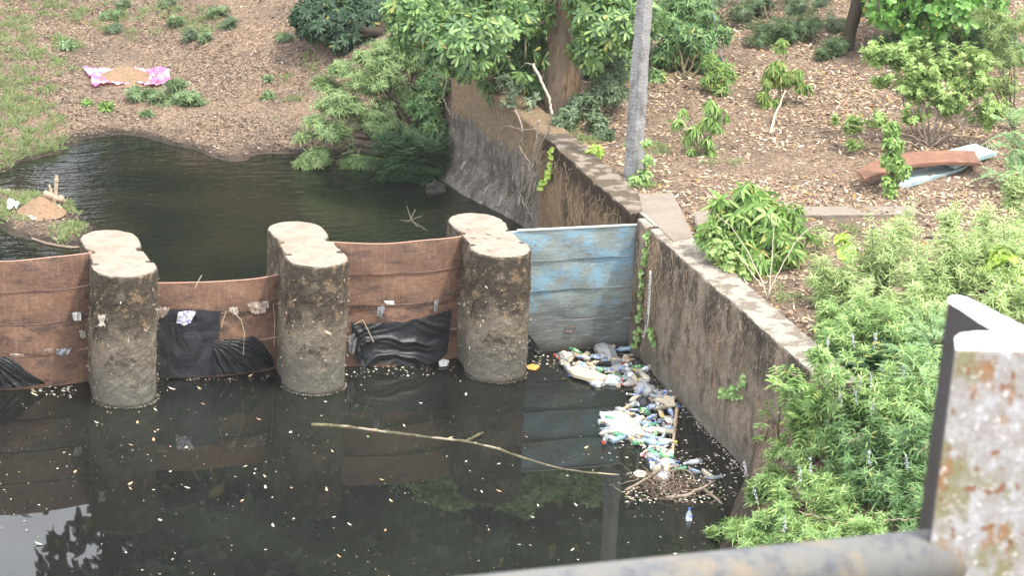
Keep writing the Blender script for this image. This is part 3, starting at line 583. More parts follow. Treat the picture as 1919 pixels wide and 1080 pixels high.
# feathery bamboo-like bush over the pond
bb=gnd(800,280)
plant('willowy_bush','pale willowy bush of thin leaves leaning out over the pond','bush',bb,[(700,140,52,0),(640,190,48,-.3),(700,220,50,-.2),(620,240,40,-.5),(760,180,45,.2),(595,285,28,-.6),(660,290,30,-.5),(568,300,18,-.7),(650,318,18,-.6),(780,250,36,0),(740,110,36,.2),(790,120,36,.3),(605,150,20,0),(570,250,16,-.5),(590,220,16,-.5),(640,120,20,0),(690,100,34,.2),(730,85,34,.3),(620,160,26,0),(770,100,34,.3)],5200,'pal',m_willow,53,n=6,L=.17,w=.024,dr=.5,spray=True,hang=.12,gap=.3,f=6,sr=.03,stem=m_dstem,twigs=30)
plant('ashy_side_bush','darker small-leaved bush between the willowy bush and the wall end','bush',gnd(815,300),[(800,200,32,.2),(815,240,26,.1),(790,280,32,0),(815,160,30,.3),(810,300,22,-.1)],1500,'pal',m_vitexd,54,n=5,L=.1,w=.035,dr=.3,gap=.15,sr=.02,stem=m_dstem,shape='oval')
plant('fern_clump','dark fern-like fronds at the water edge below the willowy bush','fern',gnd(790,320),[(770,310,34,-.3),(740,290,30,-.3),(800,330,30,-.2),(780,345,20,-.4),(730,320,16,-.4),(810,290,20,-.2)],620,'pin',m_fern,55,n=12,Lr=.42,L=.13,w=.014,gap=.1,sr=.01,stem=m_dstem)
# small plants
def small(name,label,px,py,lobes,m,kind,mat,seed,cat='shrub',**kw):
    return plant(name,label,cat,gnd(px,py),lobes,m,kind,mat,seed,**dict(dict(sr=.008,gap=.15,twigs=10),**kw))
small('bright_seedling','small bright yellow-green seedling on the wall top by the pole',1115,302,[(1110,285,10,0),(1120,280,10,0),(1116,294,9,0)],46,'pal',m_yell,61,n=6,L=.1,w=.035,dr=.9,shape='oval')
small('climbing_weed','straggly green weed climbing at the foot of the concrete pole',1205,350,[(1208,330,14,0),(1213,300,11,0),(1210,268,9,0),(1190,345,16,0),(1200,350,16,0)],230,'pal',m_vitex,62,n=4,L=.06,w=.035,dr=.3,shape='round')
small('drooping_sapling','sapling with drooping bright leaves right of the concrete pole',1315,295,[(1270,228,10,0),(1335,195,14,0),(1325,225,14,0),(1300,240,12,0),(1355,210,10,0),(1280,205,6,0),(1345,235,10,0),(1325,260,10,0),(1335,280,7,0),(1295,280,7,0),(1290,255,7,0)],130,'pal',m_mango,63,n=6,L=.15,w=.035,dr=1.6,gap=0)
small('reddish_sapling','yellowish drooping sapling standing farther up the right bank',1465,200,[(1450,130,16,0),(1470,145,16,0),(1490,140,16,0),(1460,120,12,0),(1440,150,12,0),(1500,160,10,0),(1440,190,9,0),(1430,175,9,0),(1463,85,9,.3),(1466,75,6,.3),(1515,165,8,0),(1455,190,10,0)],330,'pal',leafmat('sapling_leaves',[(.12,.22,.05),(.18,.3,.07),(.3,.36,.1)]),64,n=6,L=.13,w=.03,dr=1.3,gap=0)
small('dark_corner_bush','dark loose bush right of the pole top',1280,150,[(1270,60,36,.5),(1310,80,34,.5),(1250,100,28,.5),(1330,120,24,.4),(1290,20,50,1),(1240,40,30,.6),(1350,60,20,1)],1500,'pal',m_vitexd,65,n=5,L=.13,w=.035,dr=.6,cat='bush',sr=.02)
small('young_willow_shrub','soft green shrub with yellowish shoots, left of the bare dead stalk',1360,180,[(1330,150,14,0),(1345,135,12,0),(1365,140,12,0),(1330,110,10,0),(1350,165,12,0),(1360,120,7,0)],170,'pal',m_mango,66,n=5,L=.13,w=.028,dr=.5,gap=.1)
for i,(x,y,r,lab) in enumerate([(1440,60,40,'hazy thin bush at the top edge, directly above the yellowish sapling'),(1500,50,38,'hazy thin bush right of the one above the yellowish sapling'),(1560,90,26,'low thin bush left of the dark leaning trunk'),(1400,20,26,'small thin bush at the top edge between the dark loose bush and the hazy ones')]):
    small('thin_bush',lab,x,y+r*.9,[(x,y,r,.3),(x-r*.6,y+r*.4,r*.6,0),(x+r*.5,y-r*.3,r*.7,.2)],520,'pal',leafmat('thin_bush_leaves_%s'%'abcd'[i],[(.07,.12,.05),(.1,.17,.07),(.13,.2,.09)]),70+i,n=5,L=.13,w=.017,dr=.3,spray=True,cat='bush',group='thin bushes at the back of the right bank')
# dark leaning trunk right top + round-leaf tree
tb2=gnd(1590,95); D2=depth(tb2)
root=thing('round_leaf_tree','tree with dark leaning trunk and round glossy leaves at the top right','tree',tb2)
P_,r_=tr([(1588,98,11),(1592,60,12),(1604,20,13),(1618,-30,13),(1650,-160,12)],D2); q=barktube(P_,r_,9,12); q.obj('trunk',m_dstem,root,True)
LB=[(dep(x,y,D2+o_),np.array([1,1,.8])*r*D2/FPX) for x,y,r,o_ in [(1660,10,36,-.5),(1700,30,30,-.8),(1740,40,36,-1),(1790,30,40,-1),(1760,0,50,-.7),(1715,70,16,-1),(1650,35,14,-1),(1700,-80,110,0),(1840,10,40,-.6)]]
P,A=crown(LB,900,rg,77,.2,3,.3,.3); V,F=clusters(P,A,6,.16,.095,1.1,.1,rg,'obov'); obj('crown',V,F,m_round,root)
mb=MB(); [mb.tube(wob(dep(1640,-130,D2),c,7,.1,rg),np.linspace(.05,.012,7),5) for c,r in LB]; mb.obj('limb',m_dstem,root,True)
plant('hazy_thicket','loose hazy thicket at the top edge between the pole and the dark leaning trunk','thicket',gnd(1450,60),[(1290,10,34,0),(1340,-10,36,.5),(1390,20,30,0),(1440,0,36,.5),(1490,10,34,.3),(1540,-5,36,.3),(1400,-40,50,1),(1520,-50,50,1),(1560,40,26,0),(1470,60,24,0),(1350,40,22,0)],1700,'pal',m_greyg,301,n=5,L=.14,w=.022,dr=.3,spray=True,sr=.015)
plant('top_edge_shrub','shaded shrub at the top edge between the umbrella leaves and the dark loose bush','shrub',gnd(1230,60),[(1180,70,30,.5),(1220,20,34,1),(1260,10,34,1),(1200,110,24,.2),(1240,140,18,0)],1300,'pal',m_vitexd,302,n=5,L=.14,w=.03,dr=.4,spray=True,sr=.015)
plant('dense_back_bush','dense shaded bush behind the pale spreading shrub, below the round leaves','bush',gnd(1700,110),[(1680,80,40,.5),(1740,90,50,.5),(1800,80,50,.5),(1860,70,50,.4),(1900,110,40,0),(1780,120,30,.2)],2000,'pal',m_vitexd,79,n=5,L=.13,w=.035,dr=.4,gap=.2,sr=.02)
plant('pale_spreading_shrub','pale green spreading shrub behind the rusty curved plate','shrub',gnd(1740,280),[(1640,100,38,0),(1700,110,40,0),(1760,120,50,0),(1820,150,50,0),(1720,160,50,0),(1780,190,45,0),(1650,150,26,0),(1860,200,30,0),(1600,235,26,-.3),(1570,230,14,-.4),(1640,225,26,-.3),(1710,215,30,0),(1600,270,14,-.4),(1830,110,30,0),(1840,220,30,0)],2900,'pal',m_lime,80,n=6,L=.1,w=.038,dr=.1,spray=True,gap=.35,f=8,sr=.018,stem=m_twig,shape='oval')
plant('slender_climber','slender green climber standing in front of the rusty plate','climber',gnd(1672,375),[(1670,240,14,0),(1675,270,18,0),(1672,300,20,0),(1690,320,18,0),(1668,340,14,0),(1668,362,12,0)],420,'pal',m_mango,81,n=4,L=.075,w=.04,dr=.6,gap=.1,sr=.012,shape='oval')
plant('wispy_bamboo','wispy yellow-green bamboo-like plant at the top right corner','bamboo',gnd(1900,250),[(1850,30,26,0),(1870,70,30,0),(1890,110,30,0),(1850,110,22,0),(1905,40,30,0),(1880,160,30,0),(1865,-20,30,0)],1100,'pal',leafmat('wispy_leaves',[(.2,.3,.1),(.28,.38,.14),(.36,.42,.18)]),82,n=6,L=.15,w=.018,dr=.4,spray=True,sr=.015)
plant('feathery_sapling','feathery sapling at the right edge level with the blue plate','sapling',gnd(1940,360),[(1900,240,26,0),(1905,275,22,0),(1890,325,24,0),(1925,310,30,0)],80,'pin',m_feather,83,n=12,Lr=.38,L=.085,w=.022,gap=0,sr=.012)
# drooping-leaf bush on the bank
plant('mango_bush','round bush with long drooping glossy leaves beside the long wall','bush',gnd(1412,505),[(1405,385,44,.1),(1370,420,44,0),(1430,420,48,0),(1350,450,32,-.1),(1460,455,44,0),(1400,460,48,0),(1420,495,34,-.1),(1500,420,14,0),(1515,445,10,0),(1330,430,20,0),(1320,450,10,0),(1400,360,22,0),(1350,380,14,0),(1480,395,18,0)],640,'pal',m_mango,84,n=6,L=.19,w=.05,dr=.75,gap=.25,f=7,sr=.018,up=.2)
plant('small_leaf_weed','pale small-leaved weed in front of the drooping bush, against the wall top','weed',gnd(1375,510),[(1350,470,26,-.2),(1370,495,24,-.3),(1340,440,16,-.1),(1395,510,18,-.3)],420,'pal',m_lime,85,n=4,L=.06,w=.045,dr=.2,gap=.2,sr=.006,shape='round')
mb=MB(); b_=gnd(1438,562)
for pts in ([(1438,562),(1425,520),(1405,480),(1370,425),(1340,400)],[(1440,560),(1445,510),(1450,440),(1446,400)],[(1438,558),(1465,500),(1500,440),(1530,420)],[(1430,540),(1400,500),(1380,470)]):
    P=np.array([dep(x,y,depth(b_)-.15) for x,y in pts]); t=np.linspace(0,len(P)-1,14); Q=np.stack([np.interp(t,np.arange(len(P)),P[:,i]) for i in range(3)],1)+rg.normal(0,.006,(14,3)); mb.tube(Q,np.linspace(.009,.003,14),5)
o=mb.obj('dead_sapling',M('pale_bare_wood',(.42,.37,.28),rough=.9),loc=b_,smooth=True); tag(o,'pale bare stems crossing in front of the drooping-leaf bush','dead stems')
# ---- big right-hand shrub mass: individual bushes
m_airy=leafmat('pale_airy_leaves',[(.28,.38,.14),(.35,.46,.18),(.42,.54,.23),(.51,.61,.29)])
bushes=[
 ('airy_lance_shrub','airy light green shrub right of the bare stems, before the kerb',1600,560,[(1590,520,42,0,80),(1650,490,46,0,100),(1545,530,30,0,60),(1690,430,26,0,60),(1535,450,14,0,30),(1620,580,46,0,60),(1560,610,28,0,36)],1150,m_airy,101,.3,.18,.024),
 ('airy_lance_shrub','light green shrub on the slope behind the top of the tall white post',1760,560,[(1730,530,48,0,90),(1790,510,44,0,90),(1700,590,46,0,70),(1760,590,46,0,70),(1830,480,40,0,80),(1780,420,20,0,46)],1800,m_airy,102,.25,.18,.026),
 ('airy_lance_shrub','light green shrub at the right edge above the white post',1880,560,[(1880,500,48,0,90),(1905,440,38,0,80),(1850,430,24,0,50),(1900,560,50,0,80),(1905,360,22,0,46),(1860,590,40,0,60),(1945,480,44,0,90)],1700,m_airy,103,.28,.18,.026),
 ('lance_shrub','dense shrub where the wall top disappears under leaves',1600,720,[(1560,640,40,0,56),(1610,610,44,0,66),(1660,640,48,0,70),(1600,680,46,0,56),(1555,600,24,0,40),(1530,690,30,0),(1530,665,24,-9),(1560,700,34,-9),(1500,760,26,-9)],1900,m_vitex,104,.18,.16,.03),
 ('lance_shrub','dense shrub with white flower spikes midway down the slope',1680,810,[(1640,740,50,0,70),(1700,700,50,0,70),(1590,760,46,0,60),(1680,790,50,0,66),(1740,750,50,0,74),(1720,640,40,0),(1760,690,40,0)],1900,m_vitex,105,.2,.16,.03),
 ('lance_shrub','darker shrub left of the lower half of the white post',1700,920,[(1650,850,54,0,70),(1710,850,50,0,74),(1590,840,50,0,66),(1690,920,50,0,66),(1640,910,50,0),(1750,820,40,0),(1720,970,50,0)],2000,m_vitexd,106,.18,.16,.03),
 ('lance_shrub','shrub spilling over the wall foot above the floating litter',1520,900,[(1500,850,38,0),(1540,820,44,0),(1450,900,34,0),(1530,900,46,0),(1470,950,42,0),(1420,930,26,0),(1560,950,50,0),(1430,980,34,0),(1600,920,40,0),(1500,800,34,-9),(1540,760,36,-9),(1470,850,28,-9),(1430,890,22,-9)],2000,m_vitex,107,.2,.15,.028),
 ('lance_shrub','lowest sprays of shrub reaching over the water beside the pipe rail',1400,1010,[(1300,985,16,0,9),(1325,1000,16,0,10),(1380,990,30,0,16),(1275,975,9,0,6),(1350,1005,22,0,13),(1620,1000,50,0),(1500,1000,44,0),(1560,1010,50,0),(1420,1020,34,0)],1700,m_vitex,108,.15,.14,.027)]
for (nm,lab,x,y,lb,m_,mt,sd,gp,L_,w_) in bushes:
    plant(nm,lab,'shrub',gnd(x,y),lb,m_,'pal',mt,sd,n=5,L=L_,w=w_,sp=1.1,dr=.3,gap=gp,f=4,sr=.012,group='shrubs on the near right bank',fill=.5,snap=True,up=.8,spray=True)
plant('compound_leaf_shrub','bright shrub with compound toothed leaves hanging over the wall face','shrub',gnd(1560,800),[(1500,740,26,-9),(1470,720,18,-9),(1540,710,26,-9),(1440,790,18,-9),(1415,820,10,-9),(1520,790,28,-9),(1480,850,20,-9),(1560,760,26,0),(1590,690,20,0)],150,'pin',m_mango,109,n=5,Lr=.26,L=.11,w=.04,gap=0,sr=.012,snap=True)
plant('feathery_acacia','blue-green feathery acacia leaves beside the dark side of the post','acacia',gnd(1760,850),[(1750,640,44,-.3),(1730,710,40,-.3),(1750,770,34,-.3),(1710,660,30,-.3),(1760,830,20,-.3),(1800,620,30,-.2)],260,'pin',m_feather,110,n=16,Lr=.4,L=.05,w=.014,gap=.1,sr=.012,snap=True)
plant('broad_leaf_vine','yellow-green broad-leaved vine at the right edge over the airy shrub','vine',gnd(1885,560),[(1880,490,26,-.3),(1900,520,24,-.3),(1860,510,16,-.3),(1590,470,9,-.3),(1580,450,9,-.3)],150,'pal',m_yell,111,n=3,L=.13,w=.12,dr=.5,gap=.1,sr=.006,shape='round')
# flower spikes
mb=MB(); rg=np.random.default_rng(9)
for i,(x,y) in enumerate([(1605,745),(1632,715),(1560,735),(1575,750),(1610,720),(1655,700),(1635,770),(1500,890),(1520,875),(1420,930),(1400,880),(1470,985),(1630,860),(1700,870),(1260,985),(1310,985),(1600,640),(1640,640),(1690,700),(1550,650)]):
    D=depth(gnd(x,min(y+45,1100)))-.55; b=dep(x,y+14,D); t=dep(x+rg.normal(0,4),y-16,D)
    rt=thing('flower_spike','upright spike of tiny pale lilac blossoms above the shrubs, %s'%['tallest left one','tallest right one','by the compound leaves','beside the compound leaves','behind the pair of tall ones','under the airy shrub','below the tall pair','over the wall foot, lower','over the wall foot, upper','beside the floating bottles','by the wall base','beside the pipe rail','in the dark shrub','right of the dark shrub','leftmost above the water','above the water, second from left','uppermost left','uppermost right','near the feathery acacia','just below the wall top end'][i],'flower',b,'pale flower spikes on the shrubs')
    MB().tube([b,t],.003,4).obj('stalk',m_stem,rt)
    q=b+(t-b)*rg.uniform(.05,1,60)[:,None]+rg.normal(0,.009,(60,3))*(1.3-np.linspace(0,1,60))[:,None]; V,F=clusters(q,rg.normal(0,1,(60,3)),2,.012,.008,1.,0,rg,'round'); obj('blossoms',V,F,m_flow,rt)
# left bank shrubs
lb=[(210,28,20,14,'m_greyg','twiggy grey-green shrub at the upper left, right of the bright grass'),(355,68,16,16,'','grey-green shrub beside the bare mound on the far bank'),(385,72,10,14,'','small shrub touching the right side of the one by the bare mound'),(430,45,16,14,'','shrub near the top, left of the dark canopy tree'),(325,42,14,16,'','shrub behind the one by the bare mound'),(215,55,18,10,'','low pale clump below the twiggy grey-green shrub'),(410,22,18,14,'','topmost grey-green shrub near the dark canopy tree'),(315,8,16,10,'','shrub at the very top edge left of centre of the far bank'),(530,72,14,12,'','low shrub beside the dark canopy boughs'),(230,10,14,10,'','small shrub at the top edge right of the bright grass')]
for i,(x,y,rx,ry,_,lab) in enumerate(lb):
    small('bank_shrub',lab,x,y+ry*.8,[(x-rx*.4,y,rx*.7,0,ry*.6),(x+rx*.5,y-ry*.2,rx*.7,0,ry*.7),(x,y-ry*.4,rx*.6,.1,ry*.6)],230,'pal',m_greyg if i%2 else m_bamboo,120+i,n=5,L=.1,w=.02,dr=.2,spray=True,group='small shrubs on the far left bank')
plant('spreading_weed','blue-green spreading weed right below the pink cloth','weed',gnd(325,192),[(260,175,24,0,12),(300,180,34,0,16),(345,185,34,0,16),(330,160,24,.1,12),(365,190,18,0,8),(300,200,20,-.1,6)],760,'pal',m_bamboo,131,n=5,L=.16,w=.026,dr=.3,spray=True,sr=.006)
for i,(x,y,r,lab) in enumerate([(200,200,12,'bright leafy weed below the pink cloth'),(163,195,7,'small pale seedling below the left end of the pink cloth'),(503,180,9,'lone seedling on the litter between cloth and willowy bush'),(503,150,5,'tiny seedling just behind the lone one on the litter'),(125,85,14,'low leafy weed left of the bare mound'),(275,215,7,'tiny weed near the shoreline under the spreading weed')]):
    small('seedling',lab,x,y+r*.6,[(x,y,r,0,r*.7)],40,'pal',m_mango if i<2 else m_bamboo,140+i,n=5,L=.12,w=.035,dr=.3,gap=0,shape='oval')
# reflected forest beyond the top of the frame
fx=[(2.3,26,12.6),(6.6,27,16.5),(9.5,25,17),(13.5,27,18),(18,26,18),(22,24,17),(11,33,20),(10,34,19),(17,33,20)]
rgf=np.random.default_rng(5)
protoF=[]
for v in range(3):
    LBf=[]; LBf=[((0,0,9.5),(2.4,2.4,2.6)),((-1.6,.5,8),(1.8,1.8,1.8)),((1.8,-.3,8.4),(1.9,1.9,1.9)),((.6,.8,11),(1.8,1.8,1.9)),((-.6,-.8,6.6),(2.,1.6,1.4)),((1.6,.4,6),(1.6,1.6,1.3)),((-1.8,0,5.4),(1.3,1.3,1.1)),((.5,-.5,4.),(2.2,1.6,1.6)),((-.8,.5,2.2),(2.2,1.6,1.6)),((1.6,.3,2),(1.6,1.4,1.4))]
    if v==0: LBf=LBf[:4]
    P,A=crown([(np.array(a)+rgf.normal(0,.35,3),np.array(b)) for a,b in LBf],5200,rgf,200+v,.12,1.2,.4,.1); V,F=clusters(P,A,4,.3,.16,1.2,.2,rgf,'oval')
    me=newmesh('crown',V,F,m_forest); mb=MB(); mb.tube(wob((0,0,0),(0,0,11),10,.03,rgf),np.linspace(.3,.06,10),10)
    for a,b in LBf: mb.tube(wob((0,0,4),a,7,.06,rgf),np.linspace(.13,.03,7),6)
    protoF.append((me,newmesh('trunk',np.concatenate(mb.V),mb.F,m_bark,True)))
for i,(x,y,h_) in enumerate(fx):
    z=float(hgt(x,y))-2; rt=thing('forest_tree','tall forest tree upstream beyond the far bank, seen only mirrored in the water','tree',(x,y,z),'tall trees mirrored in the water'); s=h_/12.5; rt.scale=(s*1.15,s*1.15,s); rt.rotation_euler=(0,0,i*1.9)
    for nm,me in zip(('crown','trunk'),protoF[i%3]): c=bpy.data.objects.new(nm,me); COL.objects.link(c); c.parent=rt
# ---------------- near railing ----------------
m_white=M('flaking_white_paint_shaded',(.3,.28,.26),[
  dict(s=26,col=(.42,.42,.43),lo=.46,hi=.6,fac=.85),
  dict(s=12,st=(1,1,.6),col=(.2,.185,.085),lo=.46,hi=.54,fac=.85,mask=(5,.45,.52)),
  dict(s=17,st=(1,1,.55),col=(.27,.15,.075),lo=.56,hi=.6,fac=.9),
  dict(s=36,col=(.2,.08,.03),lo=.58,hi=.62,fac=.9),
  dict(s=60,col=(.7,.69,.66),lo=.58,hi=.62,fac=.7),
  dict(t='up',lo=.5,hi=.9,col=(.85,.83,.8)),  # upward faces whitened: sunlit glare put into the colour
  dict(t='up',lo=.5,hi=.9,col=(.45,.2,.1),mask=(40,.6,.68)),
  dict(t='up',lo=-.35,hi=-.75,ax=0,col=(.045,.042,.042),fac=.95)],rough=.8,bump=[(60,.003,(1,1,1))],spec=.2)  # left-facing faces near black: the post's shaded side put into the colour
DP=5.2
zt=float(dep(1790,640,DP)[2])
def plan(px,py): return onZ(px,py,zt)
PO=[(1791,656),(1789,634),(1798,626),(1830,622),(1866,622),(1835,604),(1800,580),(1776,566),(1778,556),(1790,553),(1812,558),(1919,612),(2010,640),(2010,660)]
P=np.array([plan(x,y) for x,y in PO]); c0=P.mean(0); dn=np.array([-.022,.0,-1.]); n=len(P)
V=[];lv=[0,-.006,-.05,-.3,-.7,-1.5]
for k,z in enumerate(lv):
    q=P+dn*abs(z)
    if k==0: q=c0+(P-c0)*.988
    V.append(q)
V=np.concatenate(V); F=[(k*n+j,k*n+(j+1)%n,(k+1)*n+(j+1)%n,(k+1)*n+j) for k in range(len(lv)-1) for j in range(n)]+[tuple(range(n))[::-1]]
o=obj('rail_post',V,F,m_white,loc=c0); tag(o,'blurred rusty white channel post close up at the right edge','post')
bm_=o.data; import bmesh
b=bmesh.new(); b.from_mesh(bm_); bmesh.ops.recalc_face_normals(b,faces=b.faces); b.to_mesh(bm_); b.free()
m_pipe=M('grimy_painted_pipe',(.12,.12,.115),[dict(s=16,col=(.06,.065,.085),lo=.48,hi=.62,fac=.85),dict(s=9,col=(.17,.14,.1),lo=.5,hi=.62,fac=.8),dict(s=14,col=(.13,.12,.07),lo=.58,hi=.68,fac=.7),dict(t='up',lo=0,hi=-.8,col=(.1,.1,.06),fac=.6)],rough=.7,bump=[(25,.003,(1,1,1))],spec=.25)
a=dep(1760,1049,5.35); bq=dep(860,1146,4.9)
mb=MB(); Q=np.array([a+(bq-a)*t for t in np.linspace(-.12,2.2,24)]); mb.tube(Q,.062,28); o=mb.obj('pipe_rail',m_pipe,smooth=True,loc=a); tag(o,'blurred grimy grey pipe rail along the bottom edge','railing')
# ---------------- pole, wire ----------------
b0=gnd(1187,338); Dp=depth(b0); pts=[dep(x,y,Dp) for x,y in [(1186,345),(1196,170),(1208,0),(1235,-380)]]
t=np.linspace(0,3,90); Q=np.stack([np.interp(t,np.arange(4),np.array(pts)[:,i]) for i in range(3)],1)
V=[]; cs=np.array([(-.5,-.5),(-.42,-.58),(.42,-.58),(.5,-.5),(.5,.5),(-.5,.5)])
for i,q in enumerate(Q):
    s=(.178-.012*t[i]); 
    for (cx_,cy_) in cs:
        a_=.42; x=cx_*math.cos(a_)-cy_*math.sin(a_); y=cx_*math.sin(a_)+cy_*math.cos(a_); p=q+np.array([x,y,0])*s; p+= .014*np.array([mn.noise(Vector((p[0]*9,p[1]*9,p[2]*9))),mn.noise(Vector((p[0]*9+5,p[1]*9,p[2]*9))),0]); V.append(p)
F=[(i*6+j,i*6+(j+1)%6,(i+1)*6+(j+1)%6,(i+1)*6+j) for i in range(89) for j in range(6)]+[tuple(89*6+j for j in range(6))]
o=obj('concrete_pole',V,F,m_pole,loc=b0); tag(o,'leaning square grey concrete pole standing behind the long wall','pole')
mb=MB(); mb.tube([dep(1327,-60,Dp+3),dep(1340,40,Dp+2.9),dep(1350,90,depth(gnd(1366,165))),gnd(1366,165)],.007,4); o=mb.obj('guy_wire',M('wire_grey',(.2,.22,.25),rough=.5)); tag(o,'thin slack wire running down to the litter right of the pole','wire')
mb=MB(); a=gnd(1443,255);b=gnd(1470,200); mb.tube(wob(a+[0,0,.03],b+[0,0,.22],9,.03),np.linspace(.02,.008,9),6); o=mb.obj('dead_stalk',M('bleached_stalk',(.5,.38,.27),rough=.9)); tag(o,'bleached dead stalk leaning on the litter below the yellowish sapling','stick')
# vine and bare roots draped over wall end
mb=MB(); m_vinew=M('bare_vine_wood',(.33,.28,.22),[dict(s=15,col=(.16,.13,.1),lo=.5,hi=.65)],rough=.95)
Dv=depth(onX(1020,300,XW-.1))
for pl,r in (([(1000,120),(1015,150),(1030,185),(1035,215),(1028,245),(1008,285),(996,320),(993,360),(985,390)],.022),([(965,205),(975,225),(980,250),(975,275),(990,300),(994,330)],.014),([(1010,225),(1005,255),(1000,290),(994,325)],.014),([(1005,240),(980,245),(950,235),(915,255)],.009),([(985,390),(975,360),(995,335)],.009),([(870,165),(850,140),(880,155),(900,175)],.008),([(845,215),(830,180),(838,150),(815,140)],.012),([(1000,120),(985,118),(975,130)],.009),([(992,350),(985,380),(998,412)],.008)):
    P=np.array([onX(x,y,XW-.1)+[-.0,0,0] for x,y in pl]); P=np.array([dep(x,y,min(depth(p),Dv+3.2)-.15) for (x,y),p in zip(pl,P)])
    tt=np.linspace(0,len(P)-1,len(P)*5); Q=np.stack([np.interp(tt,np.arange(len(P)),P[:,i]) for i in range(3)],1)+rng.normal(0,.008,(len(tt),3)); mb.tube(Q,np.linspace(r,r*.4,len(tt)),6)
o=mb.obj('hanging_vine',m_vinew,smooth=True); tag(o,'leafless grey vine hanging down the wall in front of the trunk','vine')
for i,(pl,lab,mt) in enumerate([([(1215,440),(1214,470),(1205,500),(1204,540),(1200,580),(1200,620),(1192,650)],'light green creeper running down the wall beside the measuring strip',m_vitex),([(1036,280),(1032,310),(1028,335),(1012,348)],'yellow-green creeper hanging over the mossy wall below the wall top',m_yell),([(930,190),(915,215),(925,235),(940,260),(932,280)],'thin leafy creeper over the soil crest of the wall end',m_yell),([(1395,715),(1370,735),(1355,740),(1390,745)],'small leafy weed rooted in the middle of the wall face',m_vitex),([(1222,622),(1224,640)],'tiny creeper sprig below the measuring strip',m_vitex)]):
    P=np.array([onX(x,y,XW-.05) for x,y in pl]); rt=thing('creeper',lab,'creeper',P[0]); tt=np.linspace(0,len(P)-1,12); Q=np.stack([np.interp(tt,np.arange(len(P)),P[:,k]) for k in range(3)],1); b_=MB(); b_.tube(Q+[-.01,0,0],.005,5); b_.obj('stem',m_stem,rt)
    k=len(P)*9; q=Q[rng.integers(0,12,k)]+rng.normal(0,.03,(k,3))*[.3,1,1]; V,F=clusters(q,np.tile([-1.,-.6,.4],(k,1)),3,.055,.05,.9,.2,rng,'round'); obj('leaves',V,F,mt,rt)
# pale leaves sprig near vine
small('pale_leaf_sprig','sprig of whitish-green leaves above the wall crest left of the trunk',985,215,[(945,150,14,-.3),(970,165,12,-.3),(955,185,14,-.3),(985,195,12,-.3),(1000,180,8,-.3),(990,215,10,-.3)],70,'pal',leafmat('whitish_leaves',[(.25,.34,.2),(.34,.42,.28)]),171,n=5,L=.11,w=.035,dr=.1,gap=0,shape='oval')
small('crest_weed','hanging green leaves on the crest between sprig and umbrella leaves',930,190,[(915,160,12,-.5),(925,180,12,-.5),(905,150,8,-.5)],60,'pal',m_palm,172,n=4,L=.13,w=.035,dr=1.2,gap=0)
# ---------------- heaps, cloth, driftwood ----------------
def heap(name,px,py,rx,ry,hh,label,z0=None,mat=None,seed=1):
    c=gnd(px,py); a=rx*depth(c)/FPX; b=ry*depth(c)/FPX/.28; n=40; V=[]
    for i in range(n+1):
        r=i/n
        for j in range(64):
            t=j/64*6.283; k=1+.12*mn.noise(Vector((math.cos(t)*1.5,math.sin(t)*1.5,seed)))
            x=c[0]+a*r*k*math.cos(t); y=c[1]+b*r*k*math.sin(t); pr=(1-r)**1.15*(1-.15*math.exp(-(r*3)**2))
            V.append((x,y,c[2]+hh*pr+.02*mn.noise(Vector((x*9,y*9,seed)))*(1-r)+.05-.07*r))
    F=[(i*64+j,i*64+(j+1)%64,(i+1)*64+(j+1)%64,(i+1)*64+j) for i in range(n) for j in range(64)]
    o=obj(name,V,F,mat or m_sand,smooth=True,loc=c); return tag(o,label,'soil heap'),c
def cloth(name,quad,mat,label,cat,lift=.03,amp=.035,n=40,seed=1,edge=0):
    P=[gnd(*q) for q in quad]; V=[]
    for i in range(n+1):
        for j in range(n+1):
            u,v=j/n,i/n; p=(P[0]*(1-u)+P[1]*u)*(1-v)+(P[3]*(1-u)+P[2]*u)*v
            p=p+np.array([edge*mn.noise(Vector((u*4,v*4,seed)))*1,edge*2*mn.noise(Vector((u*5,v*5,seed+4))),0])
            p[2]=float(hgt(p[0],p[1]))+lift+amp*abs(mn.noise(Vector((p[0]*9,p[1]*9,seed))))+amp*.8*abs(mn.noise(Vector((p[0]*22,p[1]*22,seed)))); V.append(p)
    q=n+1; F=[(i*q+j,i*q+j+1,(i+1)*q+j+1,(i+1)*q+j) for i in range(n) for j in range(n)]
    o=obj(name,V,F,mat,loc=P[0]); return tag(o,label,cat)
cloth('cloth_sheet',[(156,133),(316,135),(321,161),(176,169)],M('pink_cloth',(.75,.14,.4),[dict(s=3,col=(.75,.62,.72),lo=.5,hi=.58),dict(t='z',ax=0,lo=1.9,hi=1.3,jit=0,col=(.7,.55,.78),fac=.0),dict(s=7,col=(.85,.3,.55),lo=.55,hi=.65)],rough=.8,transl=.15),'bright pink and white cloth spread on the far bank under a soil heap','cloth',amp=.06,edge=.06)
heap('soil_heap',236,150,70,16,.2,'low brown soil heap lying on the pink cloth')
heap('soil_heap',76,399,44,16,.2,'pointed brown soil heap on the islet at the left edge',seed=4)
cloth('plastic_sheet',[(35,402),(110,392),(124,402),(60,418)],M('lime_plastic',(.5,.6,.28),[dict(s=6,col=(.65,.68,.6),lo=.5,hi=.6)],rough=.5),'yellow-green plastic sheet under the pointed soil heap','plastic sheet',lift=.02,amp=.03,seed=5,edge=.03)
cloth('white_rag',[(14,388),(34,387),(36,395),(16,398)],M('pale_rag',(.6,.68,.66),rough=.8),'pale bluish rag at the left foot of the pointed soil heap','rag',lift=.03,amp=.08,n=16,seed=6,edge=.04)
o=None
Dd=depth(gnd(100,385)); mb=MB()
